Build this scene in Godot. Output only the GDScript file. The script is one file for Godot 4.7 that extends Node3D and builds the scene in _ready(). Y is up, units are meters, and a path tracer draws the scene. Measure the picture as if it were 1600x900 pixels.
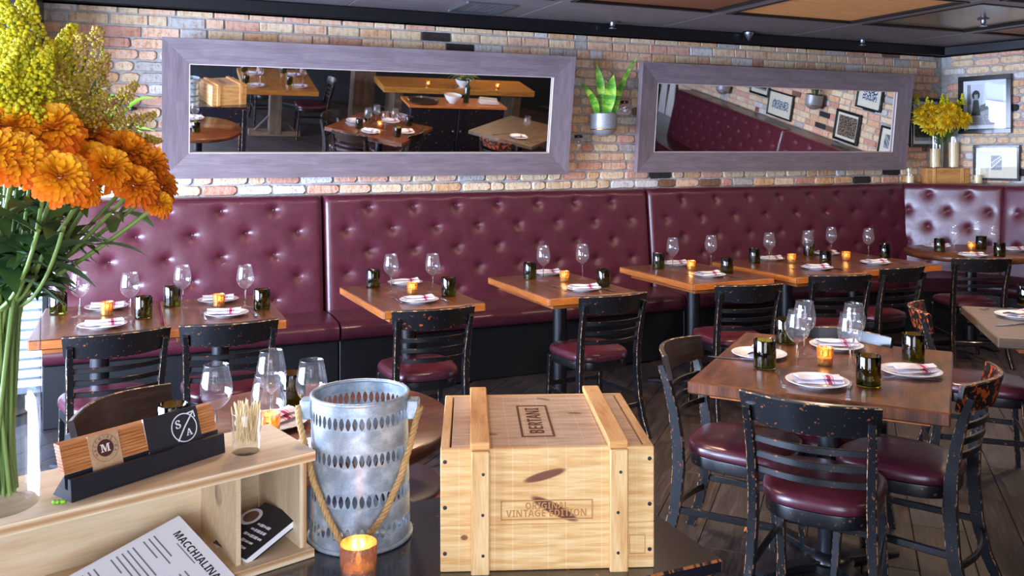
extends Node3D
# A brick-walled restaurant room: world x runs along the brick wall, z comes off it into the room, y is up.

const FOCAL := 1350.0
const HORIZON := 237.0
const EYE := Vector3(0.0, 1.55, 6.02)
const TURN := 0.413643
const PI2 := TAU

var taken := {}
var mats := {}
var texs := {}
var rng := RandomNumberGenerator.new()


# ---------------------------------------------------------------- pixel -> place
func ray(px: float, py: float) -> Vector3:
	var right := Vector3(cos(TURN), 0, sin(TURN))
	var fwd := Vector3(sin(TURN), 0, -cos(TURN))
	return fwd + right * ((px - 800.0) / FOCAL) + Vector3(0, -(py - HORIZON) / FOCAL, 0)

func G(px: float, py: float, h: float) -> Vector3:
	var r := ray(px, py)
	return EYE + r * ((h - EYE.y) / r.y)

func W(px: float, py: float, z: float) -> Vector3:
	var r := ray(px, py)
	return EYE + r * ((z - EYE.z) / r.z)

func Zd(px: float, py: float, d: float) -> Vector3:   # point at depth d along the lens axis
	return EYE + ray(px, py) * d


# ---------------------------------------------------------------- mesh builder
class MB:
	var v := PackedVector3Array()
	var n := PackedVector3Array()
	var uv := PackedVector2Array()
	var ix := PackedInt32Array()
	var col := PackedColorArray()
	var e: MB = null
	var uvo := Vector2.ZERO
	var tint := Color(1, 1, 1)
	var tinted := false

	func with_edges() -> MB:
		e = MB.new()
		return self

	func put(p: Vector3, nn: Vector3, t: Vector2) -> int:
		v.append(p); n.append(nn); uv.append(t + uvo)
		if tinted:
			col.append(tint)
		return v.size() - 1

	func face(a: int, b: int, c: int) -> void:
		var g := (v[b] - v[a]).cross(v[c] - v[a])
		if g.dot(n[a] + n[b] + n[c]) > 0.0:
			ix.append(a); ix.append(c); ix.append(b)
		else:
			ix.append(a); ix.append(b); ix.append(c)

	func poly(pts: Array, nn: Vector3, ua: Vector3, va: Vector3) -> void:
		var base := v.size()
		for p in pts:
			put(p, nn, Vector2(p.dot(ua), p.dot(va)))
		for i in range(1, pts.size() - 1):
			face(base, base + i, base + i + 1)

	func box(c: Vector3, s: Vector3, bev := 0.0, xf := Transform3D.IDENTITY, grain := 0) -> MB:
		var h := s * 0.5
		bev = minf(bev, minf(h.x, minf(h.y, h.z)) * 0.9)
		var q := h - Vector3.ONE * bev
		var to: MB = e if e != null else self
		for ax in 3:
			var b := (ax + 1) % 3
			var d := (ax + 2) % 3
			var ua := b
			var va := d
			if grain == d:
				ua = d; va = b
			for sg in [-1.0, 1.0]:
				var base := v.size()
				var nn := Vector3.ZERO
				nn[ax] = sg
				for k in [[-1, -1], [1, -1], [1, 1], [-1, 1]]:
					var p := Vector3.ZERO
					p[ax] = sg * h[ax]; p[b] = k[0] * q[b]; p[d] = k[1] * q[d]
					p += c
					put(xf * p, xf.basis * nn, Vector2(p[ua], p[va]))
				face(base, base + 1, base + 2); face(base, base + 2, base + 3)
			if bev > 0.0:
				for s1 in [-1.0, 1.0]:
					for s2 in [-1.0, 1.0]:
						var base2 := to.v.size()
						var n2 := Vector3.ZERO
						n2[b] = s1; n2[d] = s2
						n2 = n2.normalized()
						for k in [[-1, 0], [1, 0], [1, 1], [-1, 1]]:
							var p2 := Vector3.ZERO
							p2[ax] = k[0] * q[ax]
							p2[b] = s1 * (h[b] if k[1] == 0 else q[b])
							p2[d] = s2 * (q[d] if k[1] == 0 else h[d])
							p2 += c
							to.put(xf * p2, xf.basis * n2, Vector2(p2[ax], p2[b] + p2[d]))
						to.face(base2, base2 + 1, base2 + 2); to.face(base2, base2 + 2, base2 + 3)
		if bev > 0.0:
			for sx in [-1.0, 1.0]:
				for sy in [-1.0, 1.0]:
					for sz in [-1.0, 1.0]:
						var n3 := Vector3(sx, sy, sz).normalized()
						var b3 := to.v.size()
						for k in 3:
							var p3 := Vector3(sx * q.x, sy * q.y, sz * q.z)
							p3[k] = [sx, sy, sz][k] * h[k]
							p3 += c
							to.put(xf * p3, xf.basis * n3, Vector2(p3.x, p3.y))
						to.face(b3, b3 + 1, b3 + 2)
		return self

	# rows of points, smooth normals; closed: rows are rings
	func grid(rows: Array, closed := false, flip := false, us := 1.0, vs := 1.0) -> MB:
		var nr := rows.size()
		var nc: int = rows[0].size()
		var base := v.size()
		var sgn := -1.0 if flip else 1.0
		var extra := 1 if closed else 0
		var vlen := 0.0
		for r in nr:
			var row: PackedVector3Array = rows[r]
			var up: PackedVector3Array = rows[mini(r + 1, nr - 1)]
			var dn: PackedVector3Array = rows[maxi(r - 1, 0)]
			if r > 0:
				vlen += row[0].distance_to(dn[0])
			var ulen := 0.0
			for c in nc + extra:
				var i := c % nc
				var a := (i + 1) % nc if closed else mini(i + 1, nc - 1)
				var b := (i - 1 + nc) % nc if closed else maxi(i - 1, 0)
				var du := row[a] - row[b]
				var dv := up[i] - dn[i]
				var nn := dv.cross(du) * sgn
				if nn.length_squared() < 1e-14:
					var alt: PackedVector3Array = up if r == 0 else dn
					nn = dv.cross(alt[a] - alt[b]) * sgn
				if c > 0:
					ulen += row[i].distance_to(row[(i - 1 + nc) % nc])
				put(row[i], nn.normalized() if nn.length_squared() > 1e-18 else Vector3.UP, Vector2(ulen * us, vlen * vs))
		var w := nc + extra
		for r in nr - 1:
			for c in w - 1:
				var i0 := base + r * w + c
				face2(i0, i0 + 1, i0 + w + 1, i0 + w)
		return self

	func face2(a: int, b: int, c: int, d: int) -> void:
		if v[a].distance_squared_to(v[b]) > 1e-14:
			face(a, b, c)
		if v[c].distance_squared_to(v[d]) > 1e-14:
			face(a, c, d)

	func lathe(prof: Array, seg := 24, xf := Transform3D.IDENTITY) -> MB:
		var m := prof.size() - 1
		var ns := []
		for i in m:
			var t: Vector2 = prof[i + 1] - prof[i]
			ns.append(Vector2(t.y, -t.x).normalized())
		var run := 0.0
		for i in m:
			var p0: Vector2 = prof[i]
			var p1: Vector2 = prof[i + 1]
			var n0: Vector2 = ns[i]
			var n1: Vector2 = ns[i]
			if i > 0 and ns[i].dot(ns[i - 1]) > 0.55:
				n0 = (ns[i] + ns[i - 1]).normalized()
			if i < m - 1 and ns[i].dot(ns[i + 1]) > 0.55:
				n1 = (ns[i] + ns[i + 1]).normalized()
			var l := p0.distance_to(p1)
			var base := v.size()
			for k in seg + 1:
				var a := TAU * k / seg
				var cs := Vector3(cos(a), 0, sin(a))
				var rr := maxf(p0.x, p1.x)
				put(xf * (cs * p0.x + Vector3(0, p0.y, 0)), (xf.basis * (cs * n0.x + Vector3(0, n0.y, 0))).normalized(), Vector2(a * rr, run))
				put(xf * (cs * p1.x + Vector3(0, p1.y, 0)), (xf.basis * (cs * n1.x + Vector3(0, n1.y, 0))).normalized(), Vector2(a * rr, run + l))
			for k in seg:
				var b := base + k * 2
				face2(b, b + 2, b + 3, b + 1)
			run += l
		return self

	func tube(pts: Array, rad, seg := 8, cap := true) -> MB:
		var m := pts.size()
		var t0: Vector3 = (pts[1] - pts[0]).normalized()
		var side := t0.cross(Vector3.UP)
		if side.length() < 0.1:
			side = t0.cross(Vector3.RIGHT)
		side = side.normalized()
		var base := v.size()
		var run := 0.0
		for i in m:
			var t: Vector3 = (pts[mini(i + 1, m - 1)] - pts[maxi(i - 1, 0)]).normalized()
			side = (side - t * side.dot(t)).normalized()
			var up := side.cross(t)
			var r: float = rad[i] if rad is Array else rad
			if i > 0:
				run += pts[i].distance_to(pts[i - 1])
			for k in seg + 1:
				var a := TAU * k / seg
				var d := side * cos(a) + up * sin(a)
				put(pts[i] + d * r, d, Vector2(run, a * r))
		for i in m - 1:
			for k in seg:
				var b := base + i * (seg + 1) + k
				face2(b, b + 1, b + seg + 2, b + seg + 1)
		if cap:
			for en in [0, m - 1]:
				var r2: float = rad[en] if rad is Array else rad
				if r2 < 1e-5:
					continue
				var tt: Vector3 = (pts[1] - pts[0]).normalized() * -1.0 if en == 0 else (pts[m - 1] - pts[m - 2]).normalized()
				var ring := []
				for k in seg:
					ring.append(v[base + en * (seg + 1) + k])
				poly(ring, tt, Vector3.RIGHT, Vector3.BACK)
		return self

	# rectangular bar along a path; w is measured along side, h across it
	func bar(pts: Array, side: Vector3, w, h, ch := 0.0, cap := true) -> MB:
		var m := pts.size()
		var to: MB = e if e != null else self
		var rings := []
		var axes := []
		var run := [0.0]
		for i in m:
			var t: Vector3 = (pts[mini(i + 1, m - 1)] - pts[maxi(i - 1, 0)]).normalized()
			var s := (side - t * side.dot(t)).normalized()
			var u := s.cross(t)
			var a: float = (w[i] if w is Array else w) * 0.5
			var b: float = (h[i] if h is Array else h) * 0.5
			var c := minf(ch, minf(a, b) * 0.9)
			var ring := []
			for k in [[a, b - c], [a - c, b], [-a + c, b], [-a, b - c], [-a, -b + c], [-a + c, -b], [a - c, -b], [a, -b + c]]:
				ring.append(pts[i] + s * k[0] + u * k[1])
			rings.append(ring)
			axes.append([s, u, t])
			if i > 0:
				run.append(run[i - 1] + pts[i].distance_to(pts[i - 1]))
		for k in 8:
			var k2 := (k + 1) % 8
			var ang: float = [0.785, 1.571, 2.356, 3.1416, -2.356, -1.571, -0.785, 0.0][k]
			var dst: MB = to if k % 2 == 0 else self
			if ch <= 0.0 and k % 2 == 0:
				continue
			var base := dst.v.size()
			for i in m:
				var nn: Vector3 = axes[i][0] * cos(ang) + axes[i][1] * sin(ang)
				dst.put(rings[i][k], nn, Vector2(run[i], (rings[i][k] - pts[i]).dot(axes[i][0]) + (rings[i][k] - pts[i]).dot(axes[i][1])))
				dst.put(rings[i][k2], nn, Vector2(run[i], (rings[i][k2] - pts[i]).dot(axes[i][0]) + (rings[i][k2] - pts[i]).dot(axes[i][1])))
			for i in m - 1:
				var b0 := base + i * 2
				dst.face2(b0, b0 + 1, b0 + 3, b0 + 2)
		if cap:
			poly(rings[0], -axes[0][2], axes[0][0], axes[0][1])
			poly(rings[m - 1], axes[m - 1][2], axes[m - 1][0], axes[m - 1][1])
		return self

	# outline in the xz plane lofted through [scale, y] steps, closed top and bottom
	func loft(outline: Array, steps: Array, cx := Vector3.ZERO) -> MB:
		var rows := []
		for st in steps:
			var row := PackedVector3Array()
			for p in outline:
				row.append(cx + Vector3(p.x * st[0], st[1], p.y * st[0]))
			rows.append(row)
		grid(rows, true)
		return self

	func prism(pl: PackedVector2Array, y0: float, y1: float, xf := Transform3D.IDENTITY) -> MB:
		var idx := Geometry2D.triangulate_polygon(pl)
		for yy in [y0, y1]:
			var nn := Vector3(0, -1.0 if yy == y0 else 1.0, 0)
			var base := v.size()
			for p in pl:
				put(xf * Vector3(p.x, yy, p.y), xf.basis * nn, p)
			for k in range(0, idx.size(), 3):
				face(base + idx[k], base + idx[k + 1], base + idx[k + 2])
		var m := pl.size()
		var area := 0.0
		for i in m:
			area += pl[i].cross(pl[(i + 1) % m])
		var sg := 1.0 if area > 0 else -1.0
		var run := 0.0
		for i in m:
			var a := pl[i]
			var b := pl[(i + 1) % m]
			var t := (b - a).normalized() * sg
			var pv := (a - pl[(i - 1 + m) % m]).normalized() * sg
			var nx := (pl[(i + 2) % m] - b).normalized() * sg
			var ta := (t + pv).normalized() if t.dot(pv) > 0.75 else t
			var tb := (t + nx).normalized() if t.dot(nx) > 0.75 else t
			var base2 := v.size()
			var l := a.distance_to(b)
			for q in [[a, y0, ta, 0.0], [b, y0, tb, l], [b, y1, tb, l], [a, y1, ta, 0.0]]:
				put(xf * Vector3(q[0].x, q[1], q[0].y), xf.basis * Vector3(q[2].y, 0, -q[2].x), Vector2(run + q[3], q[1]))
			face(base2, base2 + 1, base2 + 2); face(base2, base2 + 2, base2 + 3)
			run += l
		return self

	func ball(c: Vector3, r: Vector3, seg := 8, rings := 5) -> MB:
		var base := v.size()
		for i in rings + 1:
			var th := PI * i / rings
			for k in seg + 1:
				var a := TAU * k / seg
				var d := Vector3(cos(a) * sin(th), cos(th), sin(a) * sin(th))
				put(c + d * r, (d / r).normalized(), Vector2(a, th))
		for i in rings:
			for k in seg:
				var b := base + i * (seg + 1) + k
				face2(b, b + 1, b + seg + 2, b + seg + 1)
		return self

	func mesh(m: Material, em: Material = null) -> ArrayMesh:
		var am := ArrayMesh.new()
		add_to(am, m)
		if e != null and e.v.size() > 0:
			e.add_to(am, em if em != null else m)
		return am

	func add_to(am: ArrayMesh, m: Material) -> void:
		var arr := []
		arr.resize(Mesh.ARRAY_MAX)
		arr[Mesh.ARRAY_VERTEX] = v
		arr[Mesh.ARRAY_NORMAL] = n
		arr[Mesh.ARRAY_TEX_UV] = uv
		arr[Mesh.ARRAY_INDEX] = ix
		if tinted:
			arr[Mesh.ARRAY_COLOR] = col
		am.add_surface_from_arrays(Mesh.PRIMITIVE_TRIANGLES, arr)
		am.surface_set_material(am.get_surface_count() - 1, m)


# ---------------------------------------------------------------- naming
func numbered(called: String) -> String:
	if not taken.has(called):
		taken[called] = 0
		return called
	taken[called] += 1
	return "%s_%03d" % [called, taken[called]]

func tag(o: Node3D, label: String, category: String, group := "") -> void:
	o.set_meta("label", label)
	o.set_meta("category", category)
	if group != "":
		o.set_meta("group", group)

func thing(called: String, label: String, category: String, at := Vector3.ZERO, turn := 0.0, group := "") -> Node3D:
	var o := Node3D.new()
	o.name = numbered(called)
	add_child(o)
	o.position = at
	o.rotation.y = turn
	tag(o, label, category, group)
	return o

func single(called: String, label: String, category: String, mesh: Mesh, at := Vector3.ZERO, turn := 0.0, group := "") -> MeshInstance3D:
	var o := MeshInstance3D.new()
	o.mesh = mesh
	o.name = numbered(called)
	add_child(o)
	o.position = at
	o.rotation.y = turn
	tag(o, label, category, group)
	return o

func part(to: Node3D, called: String, mesh: Mesh, xf := Transform3D.IDENTITY) -> MeshInstance3D:
	var o := MeshInstance3D.new()
	o.mesh = mesh
	o.name = called
	o.transform = xf
	to.add_child(o, true)
	return o

func struct(called: String, mesh: Mesh, xf := Transform3D.IDENTITY) -> MeshInstance3D:
	var o := part(self, called, mesh, xf)
	o.set_meta("kind", "structure")
	taken[called] = 0
	return o

func copy(o: Node3D, at: Vector3, turn: float, label: String, group := "") -> Node3D:
	var c: Node3D = o.duplicate()
	var stem := String(o.name)
	if stem.length() > 4 and stem.substr(stem.length() - 4, 1) == "_" and stem.right(3).is_valid_int():
		stem = stem.left(stem.length() - 4)
	c.name = numbered(stem)
	add_child(c)
	c.position = at
	c.rotation.y = turn
	c.set_meta("label", label)
	if group != "":
		c.set_meta("group", group)
	return c

func yaw_xf(at: Vector3, a := 0.0) -> Transform3D:
	return Transform3D(Basis(Vector3.UP, a), at)

func pts_arc(f: Callable, k: int) -> Array:
	var out := []
	for i in k + 1:
		out.append(f.call(float(i) / k))
	return out


# ---------------------------------------------------------------- textures and materials
func nz(w: int, h: int, freq: float, sd: int, oct := 4, kind := FastNoiseLite.TYPE_SIMPLEX_SMOOTH) -> Image:
	var f := FastNoiseLite.new()
	f.noise_type = kind
	f.seed = sd
	f.frequency = freq
	f.fractal_octaves = oct
	var im := f.get_seamless_image(w, h)
	im.convert(Image.FORMAT_L8)
	return im

func stretch(im: Image, w: int, h: int) -> PackedByteArray:
	im.resize(w, h, Image.INTERPOLATE_CUBIC)
	return im.get_data()

func tex_of(key: String, w: int, h: int, data: PackedByteArray) -> ImageTexture:
	var im := Image.create_from_data(w, h, false, Image.FORMAT_RGB8, data)
	im.generate_mipmaps()
	var t := ImageTexture.create_from_image(im)
	texs[key] = t
	return t

func ramp(stops: Array, t: float) -> Color:
	for i in range(1, stops.size()):
		if t <= stops[i][0]:
			var a = stops[i - 1]
			var b = stops[i]
			return (a[1] as Color).lerp(b[1], clampf((t - a[0]) / (b[0] - a[0]), 0, 1))
	return stops[-1][1]

# blotchy or streaked colour from two noises through a colour ramp (u runs with the grain)
func grain_tex(key: String, stops: Array, sd: int, fine := 0.4, along := 10, size := 512) -> ImageTexture:
	if texs.has(key):
		return texs[key]
	var a := stretch(nz(maxi(size / along, 16), size, 0.025, sd, 4), size, size)
	var b := stretch(nz(maxi(size / (along * 2), 16), size, 0.22, sd + 7, 2), size, size)
	var lut := PackedByteArray()
	for i in 256:
		var c := ramp(stops, i / 255.0)
		lut.append(int(clampf(c.r, 0, 1) * 255)); lut.append(int(clampf(c.g, 0, 1) * 255)); lut.append(int(clampf(c.b, 0, 1) * 255))
	var d := PackedByteArray()
	d.resize(size * size * 3)
	var k := 0
	for i in size * size:
		var t := int(a[i] * (1.0 - fine) + b[i] * fine) * 3
		d[k] = lut[t]; d[k + 1] = lut[t + 1]; d[k + 2] = lut[t + 2]
		k += 3
	return tex_of(key, size, size, d)

func cell_tex(key: String, stops: Array, sd: int, freq: float, fine: float, size := 256) -> ImageTexture:
	var a := nz(size, size, freq, sd, 4).get_data()
	var b := nz(size, size, 0.2, sd + 3, 2).get_data()
	var d := PackedByteArray()
	d.resize(size * size * 3)
	var k := 0
	for i in size * size:
		var c := ramp(stops, clampf((a[i] * (1.0 - fine) + b[i] * fine) / 255.0, 0, 1))
		d[k] = int(c.r * 255); d[k + 1] = int(c.g * 255); d[k + 2] = int(c.b * 255)
		k += 3
	return tex_of(key, size, size, d)

func gray_tex(key: String, sd: int, freq: float, lo: float, hi: float, size := 256, oct := 4) -> ImageTexture:
	if texs.has(key):
		return texs[key]
	return cell_tex(key, [[0.0, Color(lo, lo, lo)], [1.0, Color(hi, hi, hi)]], sd, freq, 0.25, size)

func mat(key: String, c: Color, rough := 0.6, o := {}) -> StandardMaterial3D:
	if mats.has(key):
		return mats[key]
	var m := StandardMaterial3D.new()
	m.resource_name = key
	m.albedo_color = c
	m.roughness = rough
	m.metallic = o.get("metal", 0.0)
	m.metallic_specular = o.get("spec", 0.5)
	if o.has("tex"):
		m.albedo_texture = o.tex
	if o.has("rtex"):
		m.roughness_texture = o.rtex
	if o.has("bump"):
		m.heightmap_enabled = true
		m.heightmap_texture = o.bump
		m.heightmap_scale = o.get("bump_cm", 0.1)
	var s: float = o.get("scale", 1.0)
	m.uv1_scale = o.get("scale3", Vector3(s, s, s))
	m.uv1_triplanar = o.get("tri", false)
	if o.get("wtri", false):
		m.uv1_triplanar = true
		m.uv1_world_triplanar = true
	if o.has("coat"):
		m.clearcoat_enabled = true
		m.clearcoat = o.coat
		m.clearcoat_roughness = o.get("coat_rough", 0.1)
	if o.has("alpha"):
		m.transparency = BaseMaterial3D.TRANSPARENCY_ALPHA
		m.albedo_color.a = o.alpha
	if o.has("refr"):
		m.transparency = BaseMaterial3D.TRANSPARENCY_ALPHA
		m.albedo_color.a = o.get("alpha", 0.0)
		m.refraction_enabled = true
		m.refraction_scale = o.refr
	if o.has("glow"):
		m.emission_enabled = true
		m.emission = o.glow
		m.emission_energy_multiplier = o.get("glow_e", 1.0)
	if o.has("back"):
		m.backlight_enabled = true
		m.backlight = o.back
	if o.has("rim"):
		m.rim_enabled = true
		m.rim = o.rim
	m.vertex_color_use_as_albedo = o.get("vcol", false)
	if o.get("both", false):
		m.cull_mode = BaseMaterial3D.CULL_DISABLED
	mats[key] = m
	return m

func C(h: String) -> Color:
	return Color.html(h)

func make_materials() -> void:
	# timber
	var walnut := grain_tex("walnut", [[0.0, C("3a2011")], [0.4, C("5b351d")], [0.6, C("744627")], [1.0, C("96643e")]], 11, 0.4, 7)
	mat("table_wood", Color(0.95, 0.9, 0.88), 0.33, {tex = walnut, scale = 1.7, coat = 0.35, coat_rough = 0.18})
	mat("table_edge", Color(1, 1, 1), 0.38, {tex = cherry_tex(), scale = 2.1, coat = 0.3, coat_rough = 0.2})
	var cherry := cherry_tex()
	mat("cleat_wood", Color(1, 1, 1), 0.5, {tex = cherry, scale = 2.0})
	var ash := grain_tex("ash", [[0.0, C("43342a")], [0.5, C("63513f")], [1.0, C("836e5b")]], 29, 0.5, 10)
	mat("grey_wood", Color(1, 1, 1), 0.4, {tex = ash, scale = 1.8, coat = 0.3, coat_rough = 0.2})
	var pine := grain_tex("pine", [[0.0, C("bd8446")], [0.35, C("d9a766")], [0.65, C("e8c084")], [1.0, C("f0d09a")]], 37, 0.35, 7)
	mat("pine", Color(1, 1, 1), 0.6, {tex = pine, scale = 2.4})
	mat("pine_lid", Color(0.93, 0.88, 0.86), 0.6, {tex = pine, scale = 2.2})
	mat("pine_batten", Color(0.98, 0.9, 0.8), 0.6, {tex = pine, scale = 2.9})
	mat("burnt", C("5f3115"), 0.8)
	mat("burnt_faint", C("bb8446"), 0.8)
	mat("knot", C("6b2f18"), 0.6)
	mat("nail", C("3b3b40"), 0.4, {metal = 0.8})
	var ply := grain_tex("ply", [[0.0, C("cfae86")], [0.5, C("e2c9a4")], [1.0, C("efdcbc")]], 41, 0.3, 8)
	mat("plywood", Color(0.95, 0.95, 0.94), 0.5, {tex = ply, scale = 2.0})
	var plyedge := edge_stripes()
	mat("ply_edge", Color(1, 1, 1), 0.6, {tex = plyedge, scale3 = Vector3(2, 56, 1)})
	var fir := grain_tex("fir", [[0.0, C("8f4f24")], [0.45, C("b9733d")], [0.7, C("cf8d55")], [1.0, C("dca46c")]], 43, 0.6, 12)
	mat("holder_wood", Color(1, 1, 1), 0.5, {tex = fir, scale = 3.0})
	# painted black chairs
	var paint := paint_tex("chips", 0.755, C("0f1114"), C("8a4624"), 51)
	mat("black_paint", Color(1, 1, 1), 0.32, {tex = paint, scale = 3.2, coat = 0.4, coat_rough = 0.12})
	var worn := paint_tex("worn", 0.57, C("16130f"), C("b08055"), 57)
	mat("worn_edge", Color(1, 1, 1), 0.5, {tex = worn, scale = 2.6})
	var orange_worn := paint_tex("orange_worn", 0.58, C("17120f"), C("a8451c"), 59)
	mat("orange_worn", Color(1, 1, 1), 0.45, {tex = orange_worn, scale = 2.2})
	mat("brown_crest", Color(1, 1, 1), 0.4, {tex = grain_tex("darkbrown", [[0.0, C("17100c")], [0.6, C("33221a")], [1.0, C("5b4436")]], 61, 0.5, 8), scale = 2.0, coat = 0.3})
	mat("black_chipped", Color(1, 1, 1), 0.32, {tex = paint_tex("redchips", 0.73, C("0f1114"), C("a8401c"), 63), scale = 2.4, coat = 0.4, coat_rough = 0.12})
	mat("cleat_box", Color(1, 1, 1), 0.55, {tex = grain_tex("boxwood", [[0.0, C("a86a30")], [0.5, C("c98f50")], [1.0, C("e0b070")]], 65, 0.4, 8, 256), scale = 2.2})
	mat("black_metal", C("14171b"), 0.35, {coat = 0.3, coat_rough = 0.2})
	mat("console_paint", Color(1, 1, 1), 0.24, {tex = paint_tex("console", 0.80, C("181820"), C("a05a28"), 67), scale = 1.6, coat = 0.7, coat_rough = 0.1})
	mat("console_worn", Color(1, 1, 1), 0.5, {tex = paint_tex("console_worn", 0.5, C("1b191c"), C("b06a35"), 69), scale = 2.5})
	# vinyl
	var hide := gray_tex("hide", 71, 0.02, 0.78, 1.0, 256)
	var hide_r := gray_tex("hide_r", 73, 0.03, 0.6, 1.0, 256)
	var hide_b := gray_tex("hide_b", 75, 0.12, 0.0, 1.0, 256)
	mat("vinyl", C("602534"), 0.44, {tex = hide, rtex = hide_r, scale = 2.2, bump = hide_b, bump_cm = 0.05, coat = 0.25, coat_rough = 0.28})
	mat("vinyl_seat", C("54202e"), 0.4, {tex = hide, rtex = hide_r, scale = 2.2, coat = 0.3, coat_rough = 0.2})
	mat("vinyl_dark", C("3a2a3c"), 0.45, {tex = hide, scale = 2.2})
	mat("rim_wood", C("6e2c16"), 0.35, {coat = 0.4})
	mat("button", C("5a1b28"), 0.3, {coat = 0.5})
	mat("plinth", Color(1, 1, 1), 0.45, {tex = paint_tex("plinth", 0.9, C("0e0f12"), C("8d8a86"), 77), scale = 1.2})
	# masonry
	mat("mortar", Color(1, 1, 1), 0.95, {tex = cell_tex("mortar", [[0.0, C("8c8985")], [0.5, C("adaba8")], [1.0, C("cbcac8")]], 81, 0.03, 0.4), scale = 2.5, wtri = true})
	# ceiling, trim
	mat("ceiling_black", Color(1, 1, 1), 0.5, {tex = grain_tex("ceil", [[0.0, C("5c5557")], [0.5, C("746d6f")], [1.0, C("8a8385")]], 91, 0.6, 12), scale = 1.0})
	mat("trim_black", C("101013"), 0.4, {coat = 0.2})
	mat("coffer_warm_lit", Color(1, 1, 1), 0.5, {tex = grain_tex("coffer_o", [[0.0, C("e0924a")], [0.5, C("f3ae66")], [1.0, C("fbc98c")]], 93, 0.5, 9), scale = 0.9})  # same wood as its neighbours; warm light painted into this tone
	mat("coffer_brown", Color(1, 1, 1), 0.5, {tex = grain_tex("coffer_b", [[0.0, C("6a3c22")], [0.5, C("885433")], [1.0, C("a26c47")]], 95, 0.5, 9), scale = 0.9})
	mat("coffer_gloss", Color(1, 1, 1), 0.22, {tex = grain_tex("coffer_g", [[0.0, C("5a4e3a")], [0.5, C("75684f")], [1.0, C("8c7e64")]], 97, 0.5, 9), scale = 0.9})
	# mirror
	mat("mirror", C("f0f0f0"), 0.015, {metal = 1.0})
	mat("frame_wood", Color(1, 1, 1), 0.42, {tex = grain_tex("frame", [[0.0, C("66595c")], [0.45, C("7b6d71")], [0.75, C("8b7d82")], [1.0, C("9c8b88")]], 99, 0.65, 16), scale = 1.6, coat = 0.2, coat_rough = 0.3})
	mat("edge_reflection", C("c9b9ac"), 0.4)  # pale reflection along the mirror edge, put into a colour
	# table ware
	mat("glass", Color(1, 1, 1), 0.0, {alpha = 0.0, spec = 0.5})
	mat("wine_glass", Color(1, 1, 1), 0.0, {alpha = 0.025, spec = 0.5})
	mat("thick_glass", Color(0.97, 1, 0.99), 0.0, {refr = 0.05})
	mat("olive_glass", C("9aa040"), 0.03, {refr = 0.05})
	mat("olive_dark", C("5f6a1c"), 0.03, {refr = 0.05})
	mat("water", Color(0.95, 0.98, 0.9), 0.0, {refr = 0.033})
	mat("porcelain", C("eceef2"), 0.15, {coat = 0.6, coat_rough = 0.05})
	mat("napkin", Color(1, 1, 1), 0.9, {tex = napkin_tex()})
	mat("steel", C("c9ccd2"), 0.18, {metal = 1.0})
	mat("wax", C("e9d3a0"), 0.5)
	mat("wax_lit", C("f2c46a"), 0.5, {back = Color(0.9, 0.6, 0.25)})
	mat("flame", C("ffcf70"), 0.5, {glow = C("ffb347"), glow_e = 14.0})
	mat("mercury_gold", Color(1, 1, 1), 0.22, {tex = cell_tex("mercury", [[0.0, C("6d4a1c")], [0.5, C("c4934a")], [1.0, C("f1d79a")]], 103, 0.04, 0.4, 128), metal = 0.6, scale = 9.0, alpha = 0.62})
	mat("mercury_rose", Color(1, 1, 1), 0.2, {tex = cell_tex("mercury_r", [[0.0, C("6e4632")], [0.5, C("b98a70")], [1.0, C("f0d8c8")]], 105, 0.05, 0.5, 128), metal = 0.6, scale = 9.0, alpha = 0.82})
	mat("amber_glass", C("e8a23c"), 0.05, {refr = 0.05})
	# galvanised
	mat("zinc", Color(1, 1, 1), 0.34, {tex = cell_tex("zinc", [[0.0, C("8796a2")], [0.45, C("a5b4c0")], [0.62, C("bccbd5")], [1.0, C("d8e2e8")]], 107, 0.022, 0.2), metal = 0.35, scale = 4.0})
	mat("zinc_pot", Color(1, 1, 1), 0.4, {tex = cell_tex("zincp", [[0.0, C("6f7274")], [0.5, C("9a9d9f")], [1.0, C("c4c6c8")]], 109, 0.06, 0.3), metal = 0.3, scale = 5.0})
	mat("brass_line", C("b08d4a"), 0.35, {metal = 0.9})
	mat("rope", Color(1, 1, 1), 0.9, {tex = grain_tex("rope", [[0.0, C("96713f")], [0.5, C("c09a62")], [1.0, C("dcbf8c")]], 111, 0.6, 6, 128), scale3 = Vector3(30, 30, 1)})
	# plants
	mat("stem", C("7f9a4a"), 0.5, {back = Color(0.15, 0.2, 0.05)})
	mat("stem_dark", C("55702f"), 0.6)
	mat("leaf", C("46662e"), 0.5, {back = Color(0.2, 0.3, 0.08), both = true})
	mat("leaf_dark", C("34502a"), 0.5, {back = Color(0.1, 0.16, 0.05), both = true})
	mat("dry_leaf", C("a8642a"), 0.7, {both = true})
	mat("leaf_bright", C("86c22e"), 0.45, {back = Color(0.25, 0.4, 0.08), both = true})
	mat("snake_leaf", Color(1, 1, 1), 0.4, {tex = grain_tex("snake", [[0.0, C("3a7a22")], [0.4, C("62ad32")], [0.62, C("a4d648")], [1.0, C("e0ee70")]], 113, 0.3, 3, 128), scale3 = Vector3(4, 3, 1), both = true, back = Color(0.2, 0.3, 0.05)})
	mat("mum", Color(1, 1, 1), 0.6, {back = Color(0.5, 0.25, 0.03), both = true, vcol = true})
	mat("goldenrod", Color(1, 1, 1), 0.7, {vcol = true, back = Color(0.3, 0.28, 0.03)})
	mat("yellow_mum", Color(1, 1, 1), 0.6, {back = Color(0.9, 0.8, 0.1), both = true, vcol = true})
	# paper and print
	mat("paper", C("eef0f5"), 0.8)
	mat("ink", C("2b2e38"), 0.8)
	mat("ink_soft", C("7d818c"), 0.8)
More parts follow.
